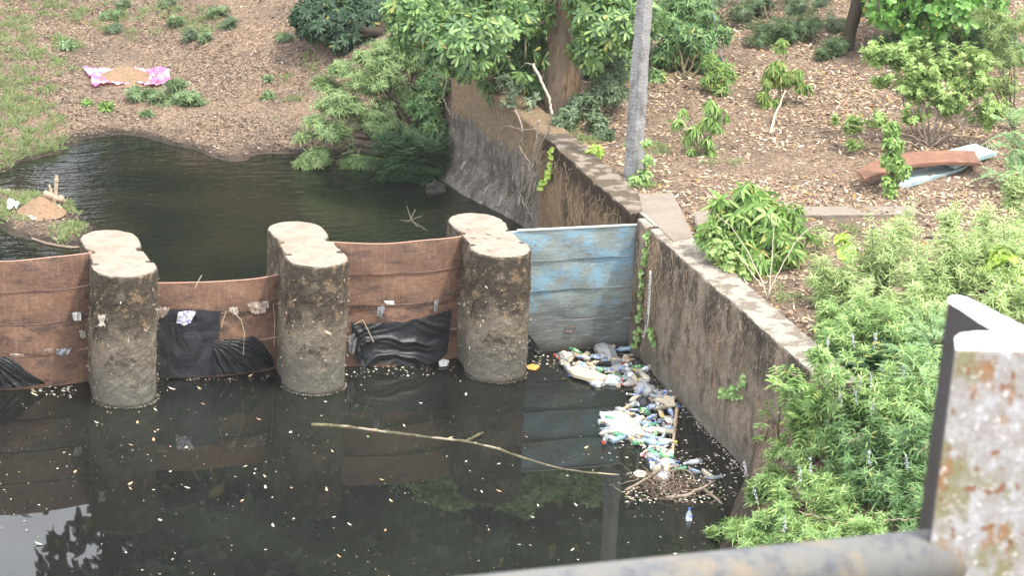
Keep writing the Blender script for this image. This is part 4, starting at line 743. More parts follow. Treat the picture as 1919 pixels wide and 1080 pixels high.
for pl,r0,r1 in (([(82,364),(92,366),(104,372),(117,376)],.055,.05),([(104,374),(105,350),(106,328)],.034,.026),([(97,366),(94,352),(91,345)],.026,.014),([(103,372),(102,380),(102,386)],.04,.045),([(110,368),(118,372),(120,380)],.03,.02)):
    P=np.array([dep(x,y,Dd) for x,y in pl]); tt=np.linspace(0,len(P)-1,14); Q=np.stack([np.interp(tt,np.arange(len(P)),P[:,k]) for k in range(3)],1); rr=np.linspace(r0,r1,14)*(1+.15*rng.normal(0,1,14)); mb.tube(Q,rr,9)
o=mb.obj('driftwood_stump',M('pale_driftwood',(.36,.28,.2),[dict(s=12,col=(.2,.15,.11),lo=.5,hi=.65)],rough=.9,bump=[(30,.02,(1,1,1))]),smooth=True,loc=gnd(100,385)); tag(o,'forked driftwood stump on the islet behind the pointed heap','driftwood')
mb=MB(); P=np.array([onZ(x,y,ZP+.015) for x,y in [(60,447),(85,456),(110,461),(135,464),(150,463)]]); mb.tube(P,[.012,.02,.02,.018,.008],6); o=mb.obj('stick',m_twig); tag(o,'thin dark stick lying in the water along the near shore of the islet','stick')
# boulders/plant under fern
def rock(px,py,r,D,seed,label):
    b=bmesh.new(); bmesh.ops.create_icosphere(b,subdivisions=4,radius=1); c=dep(px,py,D); s=r*D/FPX
    for v in b.verts: v.co=v.co*(1+.3*mn.noise(v.co*1.3+Vector((seed,0,0)))+.1*mn.noise(v.co*4)); v.co=Vector((v.co.x*s*1.1,v.co.y*s*1.1,v.co.z*s*.9))
    me=bpy.data.meshes.new('rock'); b.to_mesh(me); b.free(); me.materials.append(M('dark_rock_%d'%seed,(.018,.017,.015),[dict(s=5,col=(.04,.037,.03),lo=.5,hi=.65)],rough=.9,bump=[(12,.03,(1,1,1))])); o=bpy.data.objects.new('rock',me); COL.objects.link(o); o.location=c; tag(o,label,'rock')
Dr=depth(onZ(800,385,.3)); rock(816,355,17,Dr,1,'dark rock below the ferns at the foot of the wall')
# ---------------- plates on the right bank ----------------
def plate(name,pts,zo,th,mat,label,cat='metal plate',arch=0,lip=0):
    g0=gnd(*pts[len(pts)//2]); z=g0[2]+zo; P=np.array([onZ(x,y,z) for x,y in pts]); n=len(P)//2 # first half top edge left->right, second half bottom edge left->right
    A=P[:n];B=P[n:]; tt=np.linspace(0,n-1,30); I=lambda Z:np.stack([np.interp(tt,np.arange(n),Z[:,k]) for k in range(3)],1); A=I(A);B=I(B); ar=arch*np.sin(np.linspace(0,math.pi,30)); A[:,2]+=ar; B[:,2]+=ar
    d=nrm(B-A)
    rows=[A-[0,0,th],A,A+d*.02+[0,0,-lip],B-d*.02+[0,0,-lip],B,B-[0,0,th]]
    V=np.concatenate(rows); m=30; F=[(r*m+i,r*m+i+1,((r+1)%6)*m+i+1,((r+1)%6)*m+i) for r in range(6) for i in range(m-1)]+[tuple(r*m for r in range(6)),tuple(r*m+m-1 for r in range(6))[::-1]]
    o=obj(name,V,F,mat,loc=P[0]); tag(o,label,cat)
m_bp=M('weathered_blue_board',(.36,.42,.42),[dict(s=4,st=(1,1,1),col=(.22,.32,.36),lo=.48,hi=.6),dict(s=12,col=(.16,.13,.1),lo=.6,hi=.68,fac=.8),dict(s=16,col=(.55,.57,.55),lo=.6,hi=.7,fac=.6)],rough=.7)
plate('painted_board',[(1655,331),(1720,318),(1790,305),(1838,292), (1690,348),(1745,333),(1810,312),(1850,299)],.06,.05,m_bp,'pale blue painted board lying flat, lower one, under the rusty plate',lip=.015)
plate('painted_board',[(1745,291),(1785,279),(1830,268), (1790,309),(1830,297),(1869,284)],.13,.05,m_bp,'pale blue painted board sticking out right from under the rusty plate',lip=.015)
plate('curved_plate',[(1607,320),(1640,303),(1700,290),(1765,284),(1826,283), (1620,335),(1655,326),(1712,312),(1772,306),(1838,306)],.2,.04,M('plate_rust',(.17,.085,.055),[dict(s=4,col=(.23,.12,.075),lo=.48,hi=.62),dict(s=20,col=(.16,.08,.05),lo=.56,hi=.68)],rough=.8,bump=[(30,.005,(1,1,1))]),'curved rusty steel plate lying on the painted boards',arch=.03)
# ---------------- staff gauge ----------------
m_gauge=M('gauge_white',(.75,.75,.72),rough=.5); m_tick=M('gauge_black',(.03,.03,.035),rough=.5)
gp=[onX(x,y,XW-.075) for x,y in [(1219,508),(1217,550),(1214,590),(1212,608),(1205,632)]]; rt=thing('staff_gauge','bent white measuring strip with black marks on the long wall','staff gauge',gp[-1])
tt=np.linspace(0,4,49); Q=np.stack([np.interp(tt,np.arange(5),np.array(gp)[:,k]) for k in range(3)],1); V=[];wd=.024
for q in Q: V+= [q+[-.004,-wd,0],q+[-.004,wd,0],q+[.008,wd,0],q+[.008,-wd,0]]
F=[(i*4+j,i*4+(j+1)%4,(i+1)*4+(j+1)%4,(i+1)*4+j) for i in range(48) for j in range(4)]+[(0,3,2,1),(192,193,194,195)]
obj('strip',V,F,m_gauge,rt); mb=MB()
for i in range(2,47):
    q=(Q[i]+Q[i+1])/2; k=i%4; y0,y1={0:(-.021,.014),1:(-.021,-.002),2:(-.008,.021),3:(-.021,-.006)}[k]; h_=.0065; mb.box(q+[-.0075,y0,-h_],q+[-.005,y1,h_])
o=mb.obj('scale_marks',m_tick,rt)
# ---------------- plastic sheets and rags on the gates ----------------
def yg(x,gate,off):
    if gate=='blue': return YG-off
    xa,xb={'a':(-2.02,-.28),'b':(.28,2.02),'c':(2.58,4.32)}[gate]; u=np.clip((x-xa)/(xb-xa),0,1); return YG-.16*4*u*(1-u)-off
def ongate(px,py,gate,off):
    y=YG-off
    for _ in range(6): p=onY(px,py,y); y=yg(p[0],gate,off)
    return onY(px,py,y)
def sheet(name,top,bot,gate,mat,label,cat,off=.04,amp=.045,nu=110,nv=60,seed=1,folds=16,diag=.8,style='hang'):
    T=np.array(top,float);B=np.array(bot,float); V=[]
    for i in range(nv+1):
        v=i/nv
        for j in range(nu+1):
            u=j/nu; a=np.array([np.interp(u,np.linspace(0,1,len(T)),T[:,k]) for k in (0,1)]); b=np.array([np.interp(u,np.linspace(0,1,len(B)),B[:,k]) for k in (0,1)])
            q=a*(1-v)+b*v; q=q+np.array([0,2.6*mn.noise(Vector((u*9,v*.5,seed+7)))+1.4*mn.noise(Vector((u*25,v,seed)))]); w_=.9*mn.noise(Vector((u*2.3,v*2,seed)))+.3*mn.noise(Vector((u*6,v*5,seed+3)))
            if style=='sling': ph=v*1.15+(2*u-1)**2*-.55
            elif style=='fan': ph=math.atan2(v+.15,(u+.1))*.9
            else: ph=(u+.12*v)
            ph=ph*folds/4+w_*.35; r=1-abs(math.sin(ph*math.pi))**.55; r2=1-abs(math.sin(ph*2.3*math.pi+w_*2))**.7
            p=ongate(q[0],q[1],gate,off+amp*(.75*r+.3*r2)*min(1,.3+v*2)+.012*mn.noise(Vector((u*6,v*5,seed)))); V.append(p)
    k=nu+1; F=[(i*k+j,i*k+j+1,(i+1)*k+j+1,(i+1)*k+j) for i in range(nv) for j in range(nu)]
    o=obj(name,V,F,mat,smooth=True,loc=V[0]); o.data.flip_normals(); return tag(o,label,cat)
sheet('plastic_sheet',[(293,586),(330,580),(375,581),(414,584)],[(293,706),(330,708),(375,706),(404,706)],'b',m_bag,'taut black plastic sheet over the left half of the lowest rusty gate','plastic sheet',amp=.015,seed=2,folds=7)
sheet('plastic_sheet',[(400,640),(440,636),(474,630),(492,642),(513,676)],[(398,704),(430,702),(462,699),(490,694),(514,688)],'b',m_bag,'folded black plastic flap at the lower right of the lowest rusty gate','plastic sheet',off=.055,amp=.07,seed=3,folds=30,style='fan')
sheet('plastic_sheet',[(657,603),(680,607),(715,606),(755,603),(800,594),(847,581)],[(668,676),(684,688),(715,680),(750,684),(800,690),(838,664)],'c',m_bag,'wrinkled black plastic sheet slung across the foot of the tall rusty gate','plastic sheet',amp=.05,seed=4,folds=9,style='sling')
sheet('plastic_sheet',[(-60,660),(0,668),(22,672),(50,697),(84,718)],[(-60,728),(0,729),(25,727),(55,724),(86,720)],'a',m_bag,'black plastic sheet hanging into the water at the left edge','plastic sheet',amp=.06,seed=5,folds=26,style='fan')
sheet('plastic_sheet',[(989,626),(998,634),(1010,652),(1027,664)],[(989,666),(1000,668),(1012,669),(1028,668)],'blue',m_bag,'small black plastic rag at the left foot of the blue gate','plastic sheet',amp=.04,seed=6,nu=24,nv=16,folds=5)
m_paper=M('soiled_paper',(.42,.38,.32),[dict(s=20,col=(.25,.2,.15),lo=.5,hi=.65)],rough=.9,transl=.1)
m_pw=M('white_scrap',(.65,.64,.6),[dict(s=25,col=(.35,.33,.3),lo=.55,hi=.65)],rough=.8)
m_print=M('printed_wrapper',(.6,.58,.62),[dict(s=14,col=(.25,.25,.5),lo=.5,hi=.56),dict(s=11,st=(2,1,1),col=(.55,.38,.15),lo=.56,hi=.62),dict(s=18,col=(.85,.85,.88),lo=.58,hi=.62)],rough=.4)
m_brag=M('brown_rag',(.26,.2,.16),[dict(s=14,col=(.42,.35,.28),lo=.5,hi=.62)],rough=.9)
m_grag=M('grey_plastic',(.2,.2,.2),[dict(s=14,col=(.4,.4,.42),lo=.5,hi=.62)],rough=.4)
for (x,y,w_,h_,gt,mt,lab,sk) in [(143,594,9,9,'a',m_pw,'crumpled white paper square at the right end of the left rusty gate',2),(153,627,6,8,'a',m_paper,'grey paper bit below the white square by the pier',3),(120,660,14,7,'a',m_grag,'grey crumpled plastic on the lowest board of the left gate',-4),(30,666,14,3,'a',m_brag,'brown strip of wet leaves above the hanging black sheet',4),(90,657,8,3,'a',m_brag,'small brown rag left of the grey crumpled plastic',0),
   (306,585,13,10,'b',m_brag,'brown crumpled rag beside the left pier on the lowest gate',-5),(351,596,17,14,'b',m_print,'printed wrapper hanging over the taut black sheet',-7),(480,578,17,12,'b',m_brag,'wide brown rag at the right of the lowest gate',5),(437,584,8,8,'b',m_paper,'pale torn rag above the long straw',4),(497,572,6,8,'b',m_paper,'grey rag tucked near the middle pier',2),
   (729,568,9,4,'c',m_pw,'white paper scrap on the tall rusty gate',3),(715,585,7,11,'c',m_grag,'dark shiny plastic scrap below the white one',-3),(662,645,8,20,'c',m_grag,'grey wet rag hanging between the middle pier and the slung sheet',-2),(818,573,4,12,'c',m_grag,'thin grey strip hanging near the right end of the tall gate',-2)]:
    off=.05 if gt!='b' else .09
    sheet('scrap',[(x-w_,y-h_*.8),(x,y-h_),(x+w_,y-h_*.9)],[(x-w_*.8+sk,y+h_*.7),(x+sk*.5,y+h_),(x+w_*.8+sk,y+h_*.6)],gt,mt,lab,'scrap',off=off,amp=.035,nu=14,nv=12,seed=int(x),folds=7)
mb=MB()
def straw(pts,gt,r,off,label,mat=None):
    P=[ongate(x,y,gt,off) for x,y in pts]; b=MB(); b.tube(P,r,5); o=b.obj('straw',mat or M('straw_%d'%pts[0][0],(.45,.36,.24),rough=.9),loc=P[0]); tag(o,label,'straw')
straw([(429,582),(440,588),(452,600),(458,625),(456,666)],'b',.006,.1,'long bent straw hanging from the pale torn rag')
straw([(424,583),(418,600),(415,615)],'b',.005,.1,'short straw left of the long bent one')
straw([(378,516),(370,530),(365,541)],'b',.006,.06,'pale twig caught on the rim of the lowest gate')
straw([(323,554),(312,563),(303,573)],'b',.004,.05,'thin brown twig stuck on the lowest gate near the left pier',m_rust)
straw([(664,608),(680,600),(690,620),(700,642)],'c',.006,.1,'bent straw over the slung black sheet')
straw([(512,570),(515,600),(513,650)],'b',.004,.06,'thin hanging string beside the middle pier')
# scrap on pier one
p=onY(190,600,-.34); V=[];
for i in range(9):
    for j in range(7): V.append(p+[(j-3)*.012*(1+.3*math.sin(i)),-.02-.02*abs(mn.noise(Vector((i*.5,j*.5,2)))),(4-i)*.018+.01*math.sin(j*2)])
o=obj('scrap',V,[(i*7+j,i*7+j+1,(i+1)*7+j+1,(i+1)*7+j) for i in range(8) for j in range(6)],m_paper,loc=p); tag(o,'torn white paper stuck halfway up the leftmost pier','scrap')
# leaves on pier tops
for i,(x,y,lab) in enumerate([(877,427,'largest yellow leaf on the pier top, near its left notch'),(894,443,'left brown leaf in the middle of the pier top'),(915,444,'flat yellow leaf at the centre of the pier top'),(918,436,'upper yellow leaf right of centre on the pier top'),(924,437,'curled yellow leaf touching the upper one on the pier top'),(939,444,'right-hand yellow leaf on the pier top'),(924,466,'yellow leaf closest to the front edge of the pier top')]):
    p=onZ(x,y,PH+.03); a=rng.uniform(0,3); V,F=leafgeo(p[None],np.array([[math.cos(a),math.sin(a),.1]]),np.array([[-math.sin(a),math.cos(a),.2]]),np.array([.065]),np.array([.05]),'oval',-.2); o=obj('fallen_leaf',V,F,M('yellow_leaf_%d'%i,(.6,.42,.16),rough=.7),loc=p); tag(o,lab,'leaf','leaves lying on the pier top')
# ---------------- floating branch and sticks ----------------
m_wet=M('wet_branch',(.07,.06,.028),[dict(t='up',lo=.35,hi=.8,col=(.3,.24,.18),mask=(1.8,.55,.58)),dict(s=12,col=(.16,.14,.06),lo=.5,hi=.65)],rough=.55,spec=.4,bump=[(25,.02,(1,1,1))])
def stick(name,pts,r0,r1,z0,z1,mat,label,cat,loc=None,extra=()):
    mb=MB()
    for pl,a,b,za,zb in [(pts,r0,r1,z0,z1)]+list(extra):
        zz=np.linspace(za,zb,len(pl)); P=np.array([onZ(x,y,z) for (x,y),z in zip(pl,zz)]); n=len(P)*4; tt=np.linspace(0,len(P)-1,n); Q=np.stack([np.interp(tt,np.arange(len(P)),P[:,k]) for k in range(3)],1); Q+=rng.normal(0,a*.12,Q.shape); mb.tube(Q,np.linspace(a,b,n)*(1+.1*rng.normal(0,1,n)),9)
    o=mb.obj(name,mat,smooth=True,loc=onZ(*pts[0],0)); tag(o,label,cat)
stick('floating_branch',[(583,797),(610,798),(650,801),(700,808),(760,815),(830,824),(870,828),(930,842),(985,862),(1050,880),(1100,888),(1160,892)],.024,.017,.002,-.011,m_wet,'long forked branch floating in the open black water','branch',extra=[([(872,828),(885,822),(905,811)],.018,.014,0,.03)])
m_dry2=M('pale_stick',(.36,.27,.18),[dict(s=15,col=(.22,.16,.11),lo=.5,hi=.65)],rough=.85)
stick('stick',[(1269,765),(1266,790),(1262,830),(1259,853)],.022,.02,.05,.03,m_dry2,'straight pale stick floating at the right side of the bottle raft','stick')
stick('stick',[(1180,760),(1155,778),(1128,792)],.02,.018,.05,.04,m_dry2,'slanting stick at the left of the printed white bag','stick')
stick('stick',[(1174,919),(1205,902),(1236,882)],.016,.014,.03,.07,m_twig,'straight grey stick lying over the twig raft','stick')
stick('forked_branch',[(1250,935),(1290,928),(1318,915),(1340,902)],.024,.016,.03,.1,m_twig,'forked branch at the right of the twig raft','branch',extra=[([(1318,917),(1338,932),(1354,946)],.02,.014,.06,.0)])
# twig raft
mb=MB(); rg=np.random.default_rng(15)
for i in range(150):
    x=rg.normal(1250,32);y=rg.normal(912,14); p=onZ(x,y,rg.uniform(.005,.06)); a=rg.uniform(0,6.28);l=rg.uniform(.08,.32); q=p+np.array([math.cos(a)*l,math.sin(a)*l*1.5,rg.uniform(-.02,.05)]); mb.tube(wob(p,q,6,.12,rg),np.linspace(rg.uniform(.003,.009),.002,6),5)
o=mb.obj('twig_raft',M('dark_wet_twigs',(.1,.07,.05),[dict(t='rand',lo=.6,hi=.7,col=(.25,.18,.13)),dict(s=20,col=(.05,.035,.03),lo=.5,hi=.7)],rough=.8)); tag(o,'tangled raft of small twigs floating below the bottles','twigs',kind='stuff')
# ---------------- floating specks and leaves ----------------
def onwater(P): return P
rg=np.random.default_rng(44); C=[];Z=[]
n=4300; X=rg.uniform(-5,7.,n);Y=rg.uniform(-11,.3,n); C.append(np.stack([X,Y],1)); Z.append(rg.gamma(1.3,.0052,n)+.003)
for k in (0,1,2):
    a=rg.uniform(-math.pi,0,260); r=.388+abs(rg.normal(0,.012,260)); C.append(np.stack([k*2.3+r*np.cos(a),r*np.sin(a)],1)); Z.append(rg.uniform(.004,.010,260))
n=300; Y=rg.uniform(-4,.3,n); C.append(np.stack([XW-.03-abs(rg.normal(0,.04,n)),Y],1)); Z.append(rg.uniform(.006,.02,n))
def pxcloud(x0,x1,y0,y1,n,s0,s1):
    P=np.array([onZ(rg.uniform(x0,x1),rg.uniform(y0,y1),0)[:2] for _ in range(n)]); C.append(P); Z.append(rg.uniform(s0,s1,n))
pxcloud(660,850,686,708,260,.008,.028); pxcloud(845,905,690,725,90,.01,.028); pxcloud(296,515,704,714,80,.008,.02); pxcloud(1000,1080,664,688,110,.01,.035); pxcloud(1170,1340,890,945,300,.01,.035); pxcloud(1050,1240,655,730,160,.01,.03); pxcloud(1120,1290,735,870,170,.01,.03); pxcloud(60,140,725,745,60,.01,.04); pxcloud(1260,1380,850,960,160,.01,.03)
C=np.concatenate(C);Z=np.concatenate(Z); P=np.concatenate([C,np.full((len(C),1),.006)],1); k=vis(P,30)&(P[:,0]<XW-.01); P=P[k];Z=Z[k]; m=len(P)
cl=sn(P*[1,1,0],1.1,77); kk=(rg.random(m)<np.clip(.5+.55*cl,.06,1))|(Z>.03); P=P[kk];Z=Z[kk];m=len(P)
th=rg.uniform(0,6.28,m); D=np.stack([np.cos(th),np.sin(th),rg.normal(0,.08,m)],1); Sd=np.stack([-np.sin(th),np.cos(th),rg.normal(0,.15,m)],1); P[:,2]+=rg.uniform(0,.006,m)+Z*.08
V,F=leafgeo(P,nrm(D),nrm(Sd),Z*1.6,Z*rg.uniform(.5,1,m),'oval',-.02); o=obj('floating_specks',V,F,m_float); tag(o,'tiny pale flecks and leaf bits floating on the black water','debris',kind='stuff')
fl=[(288,827,10),(357,915,10),(239,908,9),(248,918,8),(80,1021,12),(138,886,7),(490,787,9),(513,988,9),(499,895,8),(613,921,10),(498,916,9),(625,848,7),(941,922,10),(1083,949,9),(700,808,8),(838,822,10),(872,741,8),(560,702,10),(300,680,10),(330,730,14),(378,729,9),(385,758,8),(295,770,9),(465,705,9),(550,725,7),(186,793,9),(257,794,8),(250,835,8),(905,924,7),(720,900,8),(990,820,6),(1010,950,7),(737,941,9),(720,996,6),(660,985,9),(917,995,5),(640,1045,9),(760,640+160,8),(1095,840,8),(450,600+340,7),(70,740,12),(1400,720+160,7)]
pv=('russet','pale tan','yellowish')
for i,(x,y,s) in enumerate(fl):
    p=onZ(x,y,.009); a=rg.uniform(0,3.1); L_=s*.0062*1.15
    P1=np.repeat(p[None],1,0); V,F=leafgeo(P1,np.array([[math.cos(a),math.sin(a)*.9,.05]]),np.array([[-math.sin(a),math.cos(a),.25]]),np.array([L_]),np.array([L_*.45]),'oval',-.25)
    c=i%3; o=obj('floating_leaf',V,F,bpy.data.materials.get('float_leaf_%d'%c) or M('float_leaf_%d'%c,[(.42,.24,.14),(.58,.48,.36),(.55,.4,.2)][c],rough=.7),loc=p)
    tag(o,None,'leaf','dry leaves floating on the black water'); o['px']='%d,%d,%s'%(x,y,pv[c])
# ---------------- litter raft: bottles, bags, boards ----------------
def lathe(prof,k=14,sx=1,sy=1):
    V=[];n=len(prof)
    for (x,r) in prof:
        for j in range(k): a=j/k*6.283; V.append((x,r*math.cos(a)*sx,r*math.sin(a)*sy))
    F=[(i*k+j,i*k+(j+1)%k,(i+1)*k+(j+1)%k,(i+1)*k+j) for i in range(n-1) for j in range(k)]+[tuple(range(k))[::-1],tuple((n-1)*k+j for j in range(k))]
    return V,F
def clearmat(name,c,al,rough=.12):
    return M(name,c,[dict(s=30,col=tuple(x*.55 for x in c),lo=.52,hi=.68,fac=.6)],rough=rough,spec=.7,alpha=al,bump=[(40,.006,(1,1,1))])
BC={'clear':clearmat('clear_plastic',(.36,.41,.42),.5),'green':clearmat('green_plastic',(.1,.3,.17),.65),'bluish':clearmat('bluish_plastic',(.28,.42,.52),.6),'dirty':clearmat('dirty_plastic',(.42,.38,.28),.85,.4),'milky':clearmat('milky_plastic',(.38,.37,.33),.9,.4)}
CC={'white':(.75,.75,.75),'blue':(.05,.12,.5),'red':(.55,.05,.03),'yellow':(.7,.5,.05),'green':(.08,.35,.1)}
CM={k:M(k+'_cap',v,rough=.4) for k,v in CC.items()}
LM={'blue':M('blue_label',(.12,.22,.55),[dict(s=30,col=(.7,.72,.78),lo=.5,hi=.56)],rough=.4),'white':M('white_label',(.7,.7,.72),[dict(s=30,col=(.3,.35,.6),lo=.55,hi=.6)],rough=.4),'orange':M('orange_label',(.6,.24,.06),[dict(s=30,col=(.7,.65,.5),lo=.5,hi=.56)],rough=.4),'green':M('green_label',(.12,.36,.1),[dict(s=30,col=(.7,.72,.6),lo=.5,hi=.56)],rough=.4)}
def proto(col,cap,lab,L_,r,sq):
    body=[(0,r*.8),(.006,r),(L_*.1,r*.96),(L_*.16,r*.9),(L_*.2,r),(L_*.45,r*.93),(L_*.55,r),(L_*.66,r),(L_*.76,r*.8),(L_*.84,r*.45),(L_*.9,r*.38),(L_*.93,r*.38)]
    V,F=lathe(body,14,1,sq); V=[(x,y*(1+.18*mn.noise(Vector((x*30,y*20,L_*50+r*90)))),z*(1+.22*mn.noise(Vector((x*28,z*25,r*300))))) for x,y,z in V]
    parts=[('body',newmesh('body',V,F,BC[col],True))]
    if cap: V,F=lathe([(L_*.925,r*.44),(L_,r*.44)],10,1,1); parts.append(('cap',newmesh('cap',V,F,CM[cap])))
    if lab: V,F=lathe([(L_*.24,r*1.03),(L_*.5,r*.98),(L_*.62,r*1.03)],14,1,sq); parts.append(('wrapper',newmesh('wrapper',V,F,LM[lab])))
    return parts
PR=[('clear','blue','blue',.21,.032,.85),('clear','white','white',.22,.033,.8),('clear',None,'blue',.2,.034,.6),('green','green','green',.22,.035,.85),('clear','blue',None,.2,.033,.7),('bluish','blue',None,.21,.033,.9),('dirty',None,None,.2,.036,.75),('milky','red','orange',.2,.037,.8),('clear','red',None,.24,.04,.7),('green',None,None,.2,.033,.6),('dirty','white','blue',.2,.033,.5),('dirty',None,'orange',.18,.036,.55),('dirty','yellow','white',.24,.042,.8),('milky','white',None,.17,.042,.9)]
PROTO=[proto(*p) for p in PR]
def inpoly(x,y,p): 
    c=False
    for i in range(len(p)):
        a,b=p[i],p[i-1]
        if (a[1]>y)!=(b[1]>y) and x<(b[0]-a[0])*(y-a[1])/(b[1]-a[1])+a[0]: c=not c
    return c
REG=[('the pile against the blue gate',[(1052,664),(1130,650),(1215,668),(1228,712),(1200,722),(1110,722),(1060,690)],54),
     ('the narrow litter strip',[(1188,728),(1230,725),(1268,748),(1262,764),(1185,765)],16),
     ('the middle raft',[(1175,765),(1262,770),(1258,850),(1225,860),(1195,835),(1130,828),(1135,775)],62),
     ('the tail of bottles',[(1210,848),(1256,850),(1270,880),(1230,895)],14)]
B=[]
for rn,poly,n in REG:
    xs=[p[0] for p in poly];ys=[p[1] for p in poly];k=0;tr_=0
    while k<n and tr_<9000:
        tr_+=1; x=rg.uniform(min(xs),max(xs));y=rg.uniform(min(ys),max(ys))
        if not inpoly(x,y,poly): continue
        p=onZ(x,y,.02)
        if p[0]>XW-.09: continue
        if any(np.hypot(p[0]-q[0][0],p[1]-q[0][1])<.088 for q in B): continue
        B.append((p,rn,int(rg.integers(0,len(PR))),x,y)); k+=1
for (x,y,pi,rn) in [(1298,867,1,'open water'),(1305,885,2,'open water'),(1325,889,6,'open water'),(1340,896,4,'open water'),(1291,972,0,'open water')]: B.append((onZ(x,y,.02),rn,pi,x,y))
ords=['first','second','third','fourth','fifth','sixth','seventh','eighth','ninth','tenth','eleventh','twelfth','thirteenth','fourteenth','fifteenth','sixteenth','seventeenth','eighteenth','nineteenth']
from collections import defaultdict
grp=defaultdict(list)
def desc(p):
    col,cap,lab=p[:3]; s={'clear':'clear','green':'green','bluish':'bluish','dirty':'grimy brown','milky':'milky'}[col]+' bottle'
    if lab: s+=' with '+lab+' wrapper'
    elif cap: s+=' with '+cap+' cap'
    else: s+=' without cap'
    return s
for b in B: grp[(b[1],desc(PR[b[2]]))].append(b)
for (rn,ds),L_ in grp.items():
    L_.sort(key=lambda b:b[3])
    for i,b in enumerate(L_):
        if rn=='open water': where={1298:'floating alone off the wall foot',1305:'floating left in the row near the bush',1325:'floating in the row near the bush',1340:'floating right in the row near the bush',1291:'floating upright above the lowest sprays'}[int(b[3])]
        elif len(L_)==1: where='in '+rn
        else: where='%s from left in %s'%(ords[i],rn)
        rt=thing('plastic_bottle',ds+', '+where,'bottle',b[0]+np.array([0,0,rg.uniform(-.008,.035) if rn!='open water' else 0]),'plastic bottles in the floating litter')
        rt.rotation_euler=(rg.uniform(0,6.28),rg.normal(0,.14),rg.uniform(0,6.28))
        if b[3]==1291: rt.rotation_euler=(0,-1.3,1.2)
        if b[3] in(1298,1340): rt.rotation_euler=(0,0,math.pi-.1+.3)
        s=rg.uniform(.9,1.15); rt.scale=(s,s,s)
        for nm,me in PROTO[b[2]]: c=bpy.data.objects.new(nm,me); COL.objects.link(c); c.parent=rt; c.location=(-PR[b[2]][3]/2,0,0)
def bag(px,py,rx,ry,h_,mat,label,seed,cat='bag'):
    b=bmesh.new(); bmesh.ops.create_icosphere(b,subdivisions=5,radius=1); p=onZ(px,py,.0); a=rx*depth(p)/FPX; c_=ry*depth(p)/FPX/.36
    for v in b.verts:
        q=v.co; k=1+.22*mn.noise(q*1.6+Vector((seed,0,0)))+.1*abs(mn.noise(q*5+Vector((0,seed,0))))-.06*abs(mn.noise(q*11)); v.co=Vector((q.x*a*k,q.y*c_*k,q.z*h_*k+(h_*.25)))
    me=bpy.data.meshes.new('bag'); b.to_mesh(me); b.free(); me.polygons.foreach_set('use_smooth',[True]*len(me.polygons)); me.materials.append(mat); o=bpy.data.objects.new('plastic_bag',me); COL.objects.link(o); o.location=p; tag(o,label,cat)
m_wb=M('white_film',(.4,.4,.4),[dict(s=9,col=(.55,.55,.56),lo=.5,hi=.65,fac=.6)],rough=.35,spec=.5,transl=.2,bump=[(16,.02,(1,1,1))])
m_pb=M('printed_white_film',(.33,.33,.315),[dict(s=16,col=(.55,.28,.08),lo=.58,hi=.62,fac=.8),dict(s=7,col=(.75,.45,.08),lo=.66,hi=.68),dict(s=24,col=(.2,.18,.16),lo=.62,hi=.66,fac=.7)],rough=.35,bump=[(16,.02,(1,1,1))])
m_db=M('dirty_film',(.5,.44,.36),[dict(s=10,col=(.75,.66,.52),lo=.5,hi=.62)],rough=.5,bump=[(16,.02,(1,1,1))])
m_cb=M('clear_film',(.6,.62,.64),[dict(s=12,col=(.3,.32,.3),lo=.5,hi=.62)],rough=.15,spec=.7,alpha=.75,bump=[(14,.02,(1,1,1))])
bag(1133,663,19,11,.09,m_wb,'round white bag against the blue gate',1)
bag(1062,670,12,7,.05,m_db,'crumpled beige bag at the left end of the pile by the blue gate',2)
bag(1167,801,34,26,.06,m_pb,'large white printed bag in the middle raft',3)
bag(1208,735,19,9,.08,m_wb,'puffed white bag in the neck of the litter by the wall',4)
bag(1150,716,18,8,.06,m_cb,'clear bag at the lower edge of the pile by the blue gate',5)
bag(1118,719,14,7,.05,m_cb,'clear bag with green tint left of the other clear one',6)
bag(1160,694,17,5,.05,m_wb,'flat white bag in the centre of the upper pile',7)
bag(1208,711,9,6,.05,m_db,'small beige bag at the right of the upper pile',8)
bag(1192,680,14,6,.05,m_bag,'black bag next to the wall in the upper pile',9)
bag(1206,758,12,8,.07,m_bag,'black bag at the top of the middle raft',10)
bag(1240,893,16,7,.04,m_cb,'clear crumpled bag just above the twig raft',11)
bag(1245,873,14,7,.05,m_wb,'small white bag at the lower end of the bottles',12)
bag(1430,985,10,8,.05,m_wb,'white bag half hidden under the bush by the water',13)
bag(1200,890,12,5,.03,m_db,'grey-brown bag left of the twig raft',14)
def board(pts,z,th,mat,label):
    P=np.array([onZ(x,y,z) for x,y in pts]); n=len(P); V=np.concatenate([P,P-[0,0,th]]); F=[tuple(range(n)),tuple(range(n,2*n))[::-1]]+[(i,i+n,(i+1)%n+n,(i+1)%n) for i in range(n)]
    o=obj('foam_board',V,F,mat,loc=P[0]); b=bmesh.new(); b.from_mesh(o.data); bmesh.ops.recalc_face_normals(b,faces=b.faces); b.to_mesh(o.data); b.free(); tag(o,label,'foam board')
m_foam=M('yellowed_foam',(.45,.38,.27),[dict(s=12,col=(.5,.4,.28),lo=.52,hi=.65)],rough=.9)
board([(1062,690),(1078,686),(1105,692),(1138,704),(1130,712),(1100,709),(1075,702)],.075,.04,m_foam,'broken yellowish foam board at the lower left of the upper pile')
board([(1246,740),(1262,746),(1266,760),(1252,762),(1240,752)],.09,.02,m_foam,'small pale foam piece in the neck of the litter by the wall')
board([(822,678),(830,673),(842,676),(838,684),(824,685)],.03,.02,m_pw,'white foam piece floating by the foot of the slung sheet')
